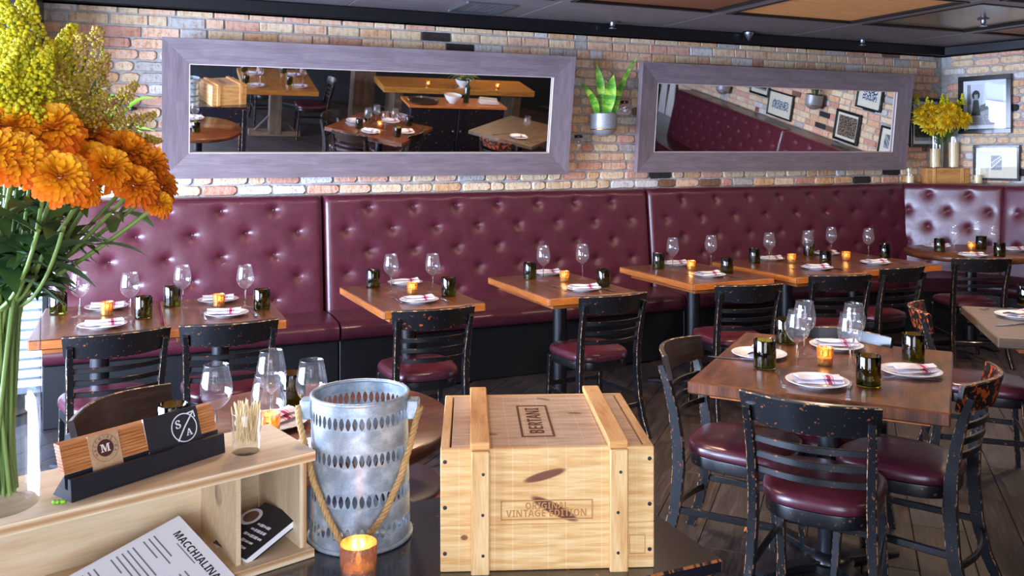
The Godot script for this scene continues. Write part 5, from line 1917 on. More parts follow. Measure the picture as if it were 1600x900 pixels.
func make_bucket() -> void:
	var c := G(563, 612, 1.06)
	var at := Vector3(c.x, CT, c.z)
	var o := thing("bucket", "tall galvanized metal bucket with punched oval bands and a rope handle", "bucket", at, -TURN)
	var H := 0.288
	var bands := [0.040, 0.103, 0.181, 0.252]
	var R := func(y: float) -> float: return lerpf(0.1015, 0.0965, y / H)
	var zinc := m("zinc")
	var b := MB.new()
	var hh := 0.0140
	var y := 0.0
	var segs := []
	for bc in bands:
		segs.append([y, bc - hh])
		y = bc + hh
	segs.append([y, H])
	for s in segs:
		b.lathe([Vector2(R.call(s[0]), s[0]), Vector2(R.call(s[1]), s[1])], 92)
	var n := 46
	for bc in bands:
		for k in n:
			var a0: float = TAU * k / n
			var da: float = TAU / n
			var base := b.v.size()
			var cnt := 16
			for i in cnt:
				var th: float = TAU * i / cnt
				var cx := cos(th)
				var sy := sin(th)
				var mx := maxf(absf(cx), absf(sy))
				var outer := Vector2(cx / mx * 0.5, sy / mx)
				var inner := Vector2(0.39 * cx * (1.0 - 0.25 * absf(sy)), 0.86 * sy)
				for q in [outer, inner]:
					var aa: float = a0 + da * q.x
					var yy: float = bc + hh * q.y
					var rr: float = R.call(yy)
					b.put(Vector3(cos(aa) * rr, yy, sin(aa) * rr), Vector3(cos(aa), 0, sin(aa)), Vector2(aa * rr, yy))
			for i in cnt:
				var i0 := base + i * 2
				var i1 := base + ((i + 1) % cnt) * 2
				b.face(i0, i1, i1 + 1); b.face(i0, i1 + 1, i0 + 1)
	part(o, "wall", b.mesh(zinc))
	part(o, "floor_disc", MB.new().lathe([Vector2(0, 0.004), Vector2(0.100, 0.004)], 40).mesh(zinc))
	var rim := MB.new()
	var base_r := MB.new()
	for q in [[rim, H, 0.0965, 0.0042], [base_r, 0.005, 0.1025, 0.0045]]:
		var prof := []
		for i in 13:
			var an: float = TAU * i / 12.0 - PI / 2
			prof.append(Vector2(q[2] + q[3] * cos(an), q[1] + q[3] * sin(an)))
		q[0].lathe(prof, 64)
	part(o, "rim", rim.mesh(zinc))
	part(o, "base_ring", base_r.mesh(zinc))
	for sg in [-1.0, 1.0]:
		var tabm := MB.new()
		tabm.box(Vector3(sg * 0.1085, 0.257, 0.0), Vector3(0.024, 0.040, 0.030), 0.003)
		part(o, "lug", tabm.mesh(zinc))
	# rope loop: hangs from both lugs down the front
	var keys := []
	for q in [[-0.114, 0.252, -0.004], [-0.124, 0.262, 0.012], [-0.117, 0.24, 0.032], [-0.100, 0.20, 0.054], [-0.077, 0.142, 0.084], [-0.044, 0.079, 0.107], [-0.014, 0.032, 0.117], [0.005, 0.022, 0.119], [0.028, 0.035, 0.116], [0.062, 0.079, 0.099], [0.091, 0.142, 0.072], [0.108, 0.20, 0.050], [0.117, 0.24, 0.032], [0.124, 0.262, 0.012], [0.114, 0.252, -0.004]]:
		keys.append(Vector3(q[0], q[1], q[2]))
	var cv := Curve3D.new()
	for i in keys.size():
		var tn: Vector3 = (keys[mini(i + 1, keys.size() - 1)] - keys[maxi(i - 1, 0)]) / 6.0
		cv.add_point(keys[i], -tn, tn)
	var len := cv.get_baked_length()
	var rp := MB.new()
	for st in 3:
		var pts := []
		var cnt2 := 150
		for i in cnt2 + 1:
			var s: float = len * i / cnt2
			var p := cv.sample_baked(s)
			var tg := (cv.sample_baked(minf(s + 0.004, len)) - cv.sample_baked(maxf(s - 0.004, 0))).normalized()
			var u := tg.cross(Vector3(0.1, 0.2, 1)).normalized()
			var v2 := tg.cross(u)
			var an2: float = s / 0.030 * TAU + st * TAU / 3
			pts.append(p + (u * cos(an2) + v2 * sin(an2)) * 0.0034)
		rp.tube(pts, 0.0037, 7)
	part(o, "rope_handle", rp.mesh(m("rope")))
	# tealight in front of it
	var vp := G(560, 848, 0.853)
	vp.y = CT
	var v := thing("votive_candle", "rose-gold mercury glass votive with a burning candle before the bucket", "candle", vp)
	part(v, "holder", MB.new().lathe([Vector2(0, 0), Vector2(0.029, 0), Vector2(0.0305, 0.002), Vector2(0.0335, 0.083), Vector2(0.0320, 0.0835), Vector2(0.0290, 0.006), Vector2(0, 0.006)], 40).mesh(m("mercury_rose")))
	part(v, "wax", MB.new().lathe([Vector2(0, 0.007), Vector2(0.027, 0.007), Vector2(0.0283, 0.040), Vector2(0, 0.038)], 24).mesh(m("wax_lit")))
	part(v, "flame", MB.new().lathe([Vector2(0, 0.043), Vector2(0.004, 0.048), Vector2(0.0055, 0.054), Vector2(0.0035, 0.062), Vector2(0.0, 0.072)], 12).mesh(m("flame")))
	var l := OmniLight3D.new()
	l.name = "flame_light"
	l.light_color = C("ffb057")
	l.light_energy = 0.02
	l.light_size = 0.008
	l.omni_range = 12.0
	l.omni_attenuation = 2.0
	l.shadow_enabled = true
	l.position = Vector3(0, 0.056, 0)
	v.add_child(l)

const ORG_AT := Vector3(0.309, 0.77, 4.330)
const ORG_YAW := 0.270
const ORG_TOP := 0.203

func make_organizer() -> void:
	var L := 0.80
	var D := 0.20
	var o := thing("plywood_organizer", "open-front plywood desk organizer on the console holding menus", "organizer", ORG_AT, ORG_YAW)
	var ply := m("plywood")
	var edge := m("ply_edge")
	var board := func(nm: String, c: Vector3, s: Vector3, g := 0) -> void:
		part(o, nm, MB.new().with_edges().box(c, s, 0.0015, Transform3D.IDENTITY, g).mesh(ply, ply))
		# laminated front edge
		part(o, nm + "_edge", MB.new().box(c + Vector3(0, 0, s.z / 2 + 0.0006), Vector3(s.x - 0.002, s.y - 0.002, 0.0012), 0.0, Transform3D.IDENTITY, 0 if s.x > s.y else 1).mesh(edge))
	board.call("top_board", Vector3(-L / 2 + 0.006, ORG_TOP - 0.010, -D / 2 + 0.006), Vector3(L + 0.012, 0.020, D + 0.012))
	board.call("bottom_board", Vector3(-L / 2 + 0.004, 0.008, -D / 2 + 0.008), Vector3(L + 0.008, 0.016, D + 0.016))
	board.call("side_board", Vector3(-0.008, 0.0995, -D / 2), Vector3(0.014, 0.167, D), 1)
	board.call("side_board", Vector3(-L + 0.008, 0.0995, -D / 2), Vector3(0.014, 0.167, D), 1)
	part(o, "back_board", MB.new().box(Vector3(-L / 2, 0.0995, -D + 0.004), Vector3(L - 0.034, 0.166, 0.008), 0.0, Transform3D.IDENTITY, 0).mesh(ply))
	var dv := CSGCombiner3D.new()
	dv.name = "divider"
	var cb := CSGBox3D.new()
	cb.size = Vector3(0.009, 0.1655, D - 0.012)
	cb.material = ply
	dv.add_child(cb)
	var cy := CSGCylinder3D.new()
	cy.operation = CSGShape3D.OPERATION_SUBTRACTION
	cy.radius = 0.5
	cy.height = 0.05
	cy.sides = 28
	cy.material = ply
	cy.transform = Transform3D(Basis(Vector3(0, 0.045, 0), Vector3(1, 0, 0), Vector3(0, 0, 0.038)), Vector3(0, 0.02, 0.005))
	dv.add_child(cy)
	dv.position = Vector3(-0.133, 0.0990, -D / 2 - 0.002)
	o.add_child(dv, true)
	# things on and in it; local -> world through ox
	var ox := Transform3D(Basis(Vector3.UP, ORG_YAW), ORG_AT)
	# menus lying in the open bay
	var A := Zd(279, 806, 1.66)
	var B := Zd(364, 898, 1.56)
	var Cc := Zd(75, 899, 1.50)
	var ux := (B - A).normalized()
	var uz := (Cc - A) - ux * (Cc - A).dot(ux)
	uz = uz.normalized()
	var pw := 0.215
	var pl := 0.34
	var mb := thing("menu_stack", "stack of printed white paper menus lying in the organizer", "menus", A, 0.0)
	mb.basis = Basis(ux, ux.cross(uz) * -1.0, uz) if ux.cross(uz).y < 0 else Basis(ux, ux.cross(uz), uz)
	var bs := mb.basis
	mb.basis = Basis(bs.x, bs.z.cross(bs.x), bs.z)
	for k in 7:
		part(mb, "sheet", MB.new().box(Vector3(pw / 2 + rng.randf_range(-0.003, 0.003), -0.0005 - k * 0.0011, pl / 2 + rng.randf_range(-0.003, 0.003)), Vector3(pw, 0.0008, pl)).mesh(m("paper")))
	part(mb, "folder", MB.new().box(Vector3(pw / 2, -0.010, pl / 2), Vector3(pw + 0.004, 0.0025, pl + 0.004), 0.001).mesh(m("kraft")))
	var down := Basis(Vector3.RIGHT, -PI / 2)
	words(mb, "MACCHIALINA", 0.138, Transform3D(down, Vector3(pw * 0.47, 0.0001, 0.024)), "ink")
	var pr := MB.new()
	var g := RandomNumberGenerator.new()
	g.seed = 5
	pr.box(Vector3(pw * 0.40, 0.0001, 0.036), Vector3(0.06, 0.0003, 0.002))
	for col in 2:
		for r in 26:
			if r in [3, 9, 10, 17]:
				continue
			var wdt := g.randf_range(0.035, 0.082)
			var xx := 0.014 + col * 0.105
			pr.box(Vector3(xx + wdt / 2, 0.0001, 0.058 + r * 0.0102), Vector3(wdt, 0.0003, 0.0026))
	part(mb, "print", pr.mesh(m("ink_soft")))
	# dark book propped in the small bay
	var P2 := Zd(384, 889, 1.60) + Vector3(0, 0.018, 0)
	var P1 := Zd(466, 807, 1.695)
	var P0 := Zd(394, 768, 1.80)
	var ea := (P1 - P2).normalized()
	var eb := (P0 - P1)
	eb = (eb - ea * eb.dot(ea)).normalized()
	var en := ea.cross(eb) if ea.cross(eb).y > 0 else eb.cross(ea)
	var bk := thing("book", "black covered book with white lettering and a plate photo inside the organizer", "book", P2)
	bk.basis = Basis(-eb, ea, (-eb).cross(ea)) if (-eb).cross(ea).dot(en) > 0 else Basis(eb, ea, eb.cross(ea))
	var la := P1.distance_to(P2)
	var sgn := -1.0 if bk.basis.x.dot(eb) < 0 else 1.0
	var lb := 0.104
	part(bk, "cover", MB.new().box(Vector3(sgn * lb / 2, la / 2, -0.001), Vector3(lb, la, 0.002), 0.0005).mesh(m("cover_black")))
	part(bk, "pages", MB.new().box(Vector3(sgn * lb / 2, la / 2, -0.008), Vector3(lb - 0.003, la - 0.003, 0.0115)).mesh(m("paper")))
	part(bk, "cover", MB.new().box(Vector3(sgn * lb / 2, la / 2, -0.015), Vector3(lb, la, 0.002), 0.0005).mesh(m("cover_black")))
	part(bk, "plate_photo", MB.new().lathe([Vector2(0.023, 0), Vector2(0.023, 0.0004), Vector2(0, 0.0004)], 28, Transform3D(Basis(Vector3.RIGHT, PI / 2), Vector3(sgn * 0.094, la * 0.66, 0.0001))).mesh(m("white_print")))
	part(bk, "dish_photo", MB.new().lathe([Vector2(0.016, 0), Vector2(0.016, 0.0003), Vector2(0, 0.0003)], 20, Transform3D(Basis(Vector3.RIGHT, PI / 2), Vector3(sgn * 0.094, la * 0.66, 0.0005))).mesh(m("kraft_print_soft")))
	var bl2 := MB.new()
	for i in 5:
		var wl: float = [0.036, 0.040, 0.046, 0.026, 0.040][i]
		var x := -wl / 2
		while x < wl / 2:
			var ww := g.randf_range(0.004, 0.011)
			bl2.box(Vector3(sgn * 0.044 + x + ww / 2, la * 0.60 - i * 0.0145, 0.0002), Vector3(ww, 0.0065 if g.randf() > 0.4 else 0.0045, 0.0004))
			x += ww + 0.002
	part(bk, "print", bl2.mesh(m("white_print")))
	# card holder
	var F0 := G(112, 786, CT + ORG_TOP)
	var F1 := G(352, 707, CT + ORG_TOP)
	var hx := (F1 - F0).normalized()
	var hy := -atan2(hx.z, hx.x)
	var hl := F0.distance_to(F1)
	var hold := thing("card_holder", "slatted wood and black card holder on the plywood organizer", "card holder", F0, hy)
	var sx := Transform3D(Basis(Vector3(0, 0, -1), Vector3(1, 0, 0), Vector3(0, 1, 0)), Vector3.ZERO)
	var prof := PackedVector2Array([Vector2(0, 0), Vector2(0.004, 0.036), Vector2(0.012, 0.036), Vector2(0.013, 0.018), Vector2(0.021, 0.018), Vector2(0.024, 0.040), Vector2(0.062, 0.0)])
	part(hold, "channel", MB.new().prism(prof, 0, hl, sx).mesh(m("holder_black")))
	var nslat := 9
	for k in nslat:
		var t0 := 0.040 + (0.086 - 0.040) * k / nslat
		var t1 := 0.040 + (0.086 - 0.040) * (k + 1) / nslat - 0.0006
		var fz := func(yy: float) -> float: return 0.0245 + (yy - 0.04) * 0.42
		var lam := MB.new().prism(PackedVector2Array([Vector2(fz.call(t0), t0), Vector2(fz.call(t1), t1), Vector2(fz.call(t1) + 0.018, t1), Vector2(fz.call(t0) + 0.020, t0)]), 0.001, hl - 0.001, sx)
		for i in lam.uv.size():
			lam.uv[i] = Vector2(lam.v[i].x, lam.v[i].y * 1.3 - lam.v[i].z + k * 0.31)
		part(hold, "lamination", lam.mesh(m("holder_wood")))
	var hxf := Transform3D(Basis(Vector3.UP, hy), F0)
	# kraft cards with the round stamp
	var lean := Basis(Vector3.UP, hy) * Basis(Vector3.RIGHT, -0.36)
	var k1 := thing("card_stack", "stack of kraft cards stamped with a round M logo in the card holder", "cards", hxf * Vector3(0.075, 0.0195, -0.0185), 0.0)
	k1.basis = lean
	for k in 4:
		part(k1, "card", MB.new().box(Vector3(0.0, 0.036, -0.0012 * k + 0.002), Vector3(0.054, 0.072, 0.001)).mesh(m("kraft")))
	var disc := func(to: Node3D, nm: String, c: Vector3, r0: float, r1: float, mt: String) -> void:
		part(to, nm, MB.new().lathe([Vector2(r1, 0), Vector2(r1, 0.0003), Vector2(r0, 0.0003), Vector2(r0, 0)], 40, Transform3D(Basis(Vector3.RIGHT, PI / 2), c)).mesh(m(mt)))
	disc.call(k1, "stamp", Vector3(0, 0.046, 0.0026), 0.0, 0.0145, "kraft_print")
	disc.call(k1, "stamp_ring", Vector3(0, 0.046, 0.0026), 0.0222, 0.0229, "kraft_print_soft")
	words(k1, "M", 0.017, Transform3D(Basis.IDENTITY, Vector3(0, 0.046, 0.0032)), "kraft_light", true)
	var ring := "MACCHIALINA"
	for i in ring.length():
		var an := deg_to_rad(205.0 - i * 23.0)
		words(k1, ring[i], 0.0038 if ring[i] != "I" else 0.0012, Transform3D(Basis(Vector3.BACK, an - PI / 2), Vector3(cos(an) * 0.0184, 0.046 + sin(an) * 0.0184, 0.0028)), "kraft_print_soft")
	# black cards with the white ring
	var k2 := thing("card_stack", "stack of black cards with white S and A letters in the card holder", "cards", hxf * Vector3(0.205, 0.0195, -0.0185), 0.0)
	k2.basis = lean
	for k in 4:
		part(k2, "card", MB.new().box(Vector3(0.0, 0.038, -0.0012 * k + 0.002), Vector3(0.108, 0.076, 0.001)).mesh(m("cover_black") if k == 0 else m("paper")))
	disc.call(k2, "ring", Vector3(0.022, 0.042, 0.0026), 0.0245, 0.0265, "white_print")
	words(k2, "S", 0.011, Transform3D(Basis.IDENTITY, Vector3(0.011, 0.050, 0.0028)), "white_print", true)
	words(k2, "A", 0.013, Transform3D(Basis.IDENTITY, Vector3(0.030, 0.032, 0.0028)), "white_print", true)
	part(k2, "arrow", MB.new().bar([Vector3(0.005, 0.020, 0.0029), Vector3(0.024, 0.044, 0.0029), Vector3(0.046, 0.068, 0.0029)], Vector3(0.75, -0.65, 0), 0.0026, 0.0004).mesh(m("white_print")))
	part(k2, "arrow_head", MB.new().bar([Vector3(0.033, 0.066, 0.0029), Vector3(0.046, 0.068, 0.0029), Vector3(0.047, 0.056, 0.0029)], Vector3(0, 0, 1), 0.0004, 0.0026).mesh(m("white_print")))
	# fallen bits
	var bit := MB.new()
	for k in 5:
		bit.ball(Vector3(g.randf_range(-0.009, 0.009), 0.004, g.randf_range(-0.005, 0.005)), Vector3(0.0045, 0.0038, 0.0045), 6, 4)
	single("fallen_floret", "tiny yellow-green floret dropped on the organizer beside the card holder", "floret", bit.mesh(m("leaf_bright")), G(91, 787, CT + ORG_TOP))
	var dl := MB.new()
	blade(dl, bez(Vector3(-0.025, 0.004, 0), Vector3(0, 0.022, 0.004), Vector3(0.025, 0.006, 0.008), 6), leaf_widths(6, 0.012), Vector3(0, 0.2, 1), 0.4)
	single("fallen_leaf", "small dry orange leaf lying on the plank floor", "leaf", dl.mesh(m("dry_leaf")), G(1168, 829, 0.003), 0.4)
	# toothpick glass
	var tp := G(378, 713, CT + ORG_TOP) + Vector3(sin(TURN), 0, -cos(TURN)) * 0.026
	tp.y = CT + ORG_TOP
	var tg := thing("toothpick_glass", "small thick shot glass on the organizer holding toothpicks", "glass", tp)
	part(tg, "glass_body", MB.new().lathe([Vector2(0, 0), Vector2(0.025, 0), Vector2(0.0265, 0.002), Vector2(0.0295, 0.076), Vector2(0.0288, 0.0775), Vector2(0.0278, 0.0765), Vector2(0.0252, 0.020), Vector2(0, 0.018)], 32).mesh(m("glass")))
	var tk := MB.new()
	for k in 70:
		var a := g.randf() * TAU
		var r0 := sqrt(g.randf()) * 0.021
		var a2 := a + g.randf_range(-0.9, 0.9)
		var r1 := minf(r0 * g.randf_range(0.9, 1.35) + 0.003, 0.0265)
		var p0 := Vector3(cos(a) * r0, 0.021, sin(a) * r0)
		var p1 := Vector3(cos(a2) * r1, 0.0765 + g.randf_range(0.004, 0.017), sin(a2) * r1)
		var tip := p1 + (p1 - p0).normalized() * 0.006
		tk.tube([p0, p1, tip], [0.0011, 0.0011, 0.0004], 5)
	var ts := single("toothpicks", "pale wooden toothpicks bundled in the shot glass", "toothpicks", tk.mesh(m("toothpick")), tp)
	ts.set_meta("kind", "stuff")


# ================================================================ the bouquet in its vase
func make_bouquet() -> void:
	var va := Vector3(-0.203, CT + ORG_TOP, 4.395)
	var o := thing("flower_vase", "tall clear glass cylinder vase with water holding the orange bouquet", "vase", va)
	var R := 0.063
	part(o, "vessel", MB.new().lathe([Vector2(0, 0), Vector2(R - 0.003, 0), Vector2(R, 0.003), Vector2(R + 0.001, 0.325), Vector2(R - 0.001, 0.327), Vector2(R - 0.0025, 0.325)], 48).mesh(m("glass")))
	part(o, "water", MB.new().lathe([Vector2(0, 0.0145), Vector2(R - 0.0042, 0.0165), Vector2(R - 0.0036, 0.165), Vector2(0, 0.165)], 40).mesh(m("glass")))
	var nk := va + Vector3(0, 0.32, 0)
	# mums: px, py, depth, size
	var mums := [[78, 203, 1.26, 0.050], [14, 200, 1.22, 0.048], [24, 248, 1.18, 0.046], [93, 277, 1.20, 0.046], [131, 302, 1.26, 0.026], [136, 210, 1.40, 0.044], [142, 250, 1.33, 0.036], [168, 264, 1.32, 0.042], [196, 240, 1.40, 0.047], [224, 258, 1.42, 0.046], [211, 290, 1.34, 0.040], [247, 318, 1.38, 0.026], [249, 290, 1.44, 0.034], [48, 212, 1.36, 0.046], [112, 196, 1.44, 0.044], [-12, 240, 1.16, 0.046], [60, 235, 1.30, 0.040], [175, 235, 1.46, 0.042]]
	var i := 0
	var g := RandomNumberGenerator.new()
	g.seed = 77
	for q in mums:
		var p := Zd(q[0], q[1], q[2])
		var f := thing("orange_chrysanthemum", "orange chrysanthemum bloom of the bouquet in the tall vase", "flower", p, 0.0, "orange chrysanthemums in the vase")
		var outw := (p - (va + Vector3(0.0, 0.28, 0))).normalized()
		var axis := (outw * 0.9 + (EYE - p).normalized() * 0.55 + Vector3(0, 0.35, 0)).normalized()
		var sx := axis.cross(Vector3(0.3, 0.1, 1)).normalized()
		var bs := Basis(sx, axis, sx.cross(axis))
		var b := MB.new()
		var dk: float = 0.25 if i in [5, 8, 9, 10, 12, 14] else 0.0
		mum_bloom(b, q[3], 190, 800 + i, C("ef7d0c").lerp(C("c94f0a"), dk * 2), C("ffc524").lerp(C("ea8412"), dk * 2))
		part(f, "bloom", b.mesh(m("mum")), Transform3D(bs, Vector3.ZERO))
		var foot := va + Vector3(g.randf_range(-0.03, 0.03), 0.022, g.randf_range(-0.03, 0.03)) - p
		var neck := nk + Vector3(g.randf_range(-0.035, 0.035), 0, g.randf_range(-0.035, 0.035)) - p
		part(f, "stem", MB.new().tube(stem_path(Vector3(0, 0, 0) - axis * 0.006, neck, foot, axis), 0.0036, 8).mesh(m("stem")))
		for k in 5:
			var t := g.randf_range(0.15, 0.95)
			var b0 := neck * t
			var an := g.randf() * TAU
			var dv := Vector3(cos(an), g.randf_range(-0.3, 0.5), sin(an))
			var lb := MB.new()
			var ll := g.randf_range(0.045, 0.085)
			blade(lb, bez(b0, b0 + dv * ll * 0.5 + Vector3(0, 0.012, 0), b0 + dv * ll + Vector3(0, -0.01, 0), 6), leaf_widths(6, ll * 0.22, 0.55), Vector3(-sin(an), 0.2, cos(an)), 0.25)
			part(f, "leaf", lb.mesh(m("leaf")))
		i += 1
	# goldenrod plumes: base px, tip direction
	var rods := [[35, 110, 1.30, 20, 20, 0.0], [45, 100, 1.36, 42, 12, 0.1], [60, 120, 1.34, 75, 85, 0.1], [10, 175, 1.24, 30, 95, 0.2], [70, 165, 1.38, 105, 75, 0.3], [30, 160, 1.32, 40, 50, 0.9], [95, 175, 1.40, 125, 75, 1.4], [120, 180, 1.46, 140, 62, 1.4], [130, 190, 1.44, 165, 110, 1.6], [85, 185, 1.34, 100, 120, 1.0], [150, 205, 1.48, 195, 150, 1.6], [160, 210, 1.5, 215, 185, 1.6], [60, 180, 1.30, 60, 140, 0.4], [20, 190, 1.28, 0, 135, 0.1], [110, 185, 1.36, 118, 140, 1.2], [50, 150, 1.24, 70, 95, 0.0], [20, 140, 1.34, 5, 75, 0.1], [140, 200, 1.42, 150, 120, 1.5], [75, 150, 1.44, 95, 62, 0.2], [0, 165, 1.20, 10, 120, 0.0], [40, 185, 1.22, 35, 140, 0.1], [170, 220, 1.46, 225, 215, 1.6], [100, 170, 1.30, 80, 110, 1.2], [90, 190, 1.28, 85, 160, 0.6], [130, 205, 1.38, 150, 165, 1.5]]
	for q in rods:
		var p0 := Zd(q[0], q[1], q[2])
		var p1 := Zd(q[3], q[4], q[2] + 0.03)
		var dry: bool = q[5] > 0.8
		var f2 := thing("dried_sprig" if dry else "goldenrod_plume", "tan dried floret sprig reaching out of the bouquet" if dry else "bright yellow goldenrod plume in the tall vase bouquet", "flower", p0, 0.0, "dried sprigs in the vase" if dry else "goldenrod plumes in the vase")
		var ax := (p1 - p0).normalized()
		var h := p0.distance_to(p1) + 0.03
		var s2 := ax.cross(Vector3(0.2, 0.1, 1)).normalized()
		var gb := MB.new()
		goldenrod(gb, h, 420 if not dry else 300, 840 + i, 0.0037 if not dry else 0.0030, Vector3(g.randf_range(-0.1, 0.1), 0, g.randf_range(-0.1, 0.1)), q[5])
		part(f2, "spray", gb.mesh(m("goldenrod")), Transform3D(Basis(s2, ax, s2.cross(ax)), Vector3.ZERO))
		var neck2 := nk + Vector3(g.randf_range(-0.03, 0.03), 0, g.randf_range(-0.03, 0.03)) - p0
		var foot2 := va + Vector3(g.randf_range(-0.03, 0.03), 0.022, g.randf_range(-0.03, 0.03)) - p0
		part(f2, "stem", MB.new().tube(stem_path(ax * h * 0.7, neck2, foot2, ax), 0.0024, 6).mesh(m("stem_dark")))
		for k in 6:
			var t2 := g.randf_range(0.1, 0.95)
			var b2 := neck2 * t2
			var an2 := g.randf() * TAU
			var dv2 := Vector3(cos(an2), g.randf_range(-0.2, 0.6), sin(an2))
			var lb2 := MB.new()
			var l2 := g.randf_range(0.04, 0.075)
			blade(lb2, bez(b2, b2 + dv2 * l2 * 0.5, b2 + dv2 * l2, 5), leaf_widths(5, l2 * 0.14, 0.5), Vector3(-sin(an2), 0.2, cos(an2)), 0.25)
			part(f2, "leaf", lb2.mesh(m("leaf")))
		i += 1
	# leafy green stems filling the neck of the bouquet
	for k in 16:
		var tip := Zd(g.randf_range(-30, 150), g.randf_range(270, 400), g.randf_range(1.16, 1.5))
		var f3 := thing("leafy_stem", "dark green leafy stem at the neck of the vase bouquet", "stem", tip, 0.0, "leafy stems in the vase")
		var nk3 := nk + Vector3(g.randf_range(-0.035, 0.035), 0, g.randf_range(-0.035, 0.035)) - tip
		var ft3 := va + Vector3(g.randf_range(-0.03, 0.03), 0.022, g.randf_range(-0.03, 0.03)) - tip
		part(f3, "stem", MB.new().tube(stem_path(Vector3.ZERO, nk3, ft3, Vector3(0, 1, 0)), 0.003, 6).mesh(m("stem")))
		for j in 9:
			var b3 := nk3 * g.randf_range(0.0, 0.9)
			var an3 := g.randf() * TAU
			var dv3 := Vector3(cos(an3), g.randf_range(-0.5, 0.6), sin(an3))
			var l3 := g.randf_range(0.045, 0.09)
			var lb3 := MB.new()
			blade(lb3, bez(b3, b3 + dv3 * l3 * 0.5 + Vector3(0, 0.012, 0), b3 + dv3 * l3 + Vector3(0, -0.012, 0), 6), leaf_widths(6, l3 * 0.26, 0.5), Vector3(-sin(an3), 0.3, cos(an3)), 0.25)
			part(f3, "leaf", lb3.mesh(m("leaf_dark")))

func stem_path(head: Vector3, neck: Vector3, foot: Vector3, axis: Vector3) -> Array:
	var out := []
	var c1 := head - axis * head.distance_to(neck) * 0.3
	for k in 9:
		var t := k / 8.0
		out.append(head * (1 - t) * (1 - t) + (c1 * 0.6 + neck * 0.4) * 2 * t * (1 - t) + neck * t * t)
	out.append(neck.lerp(foot, 0.5))
	out.append(foot)
	return out


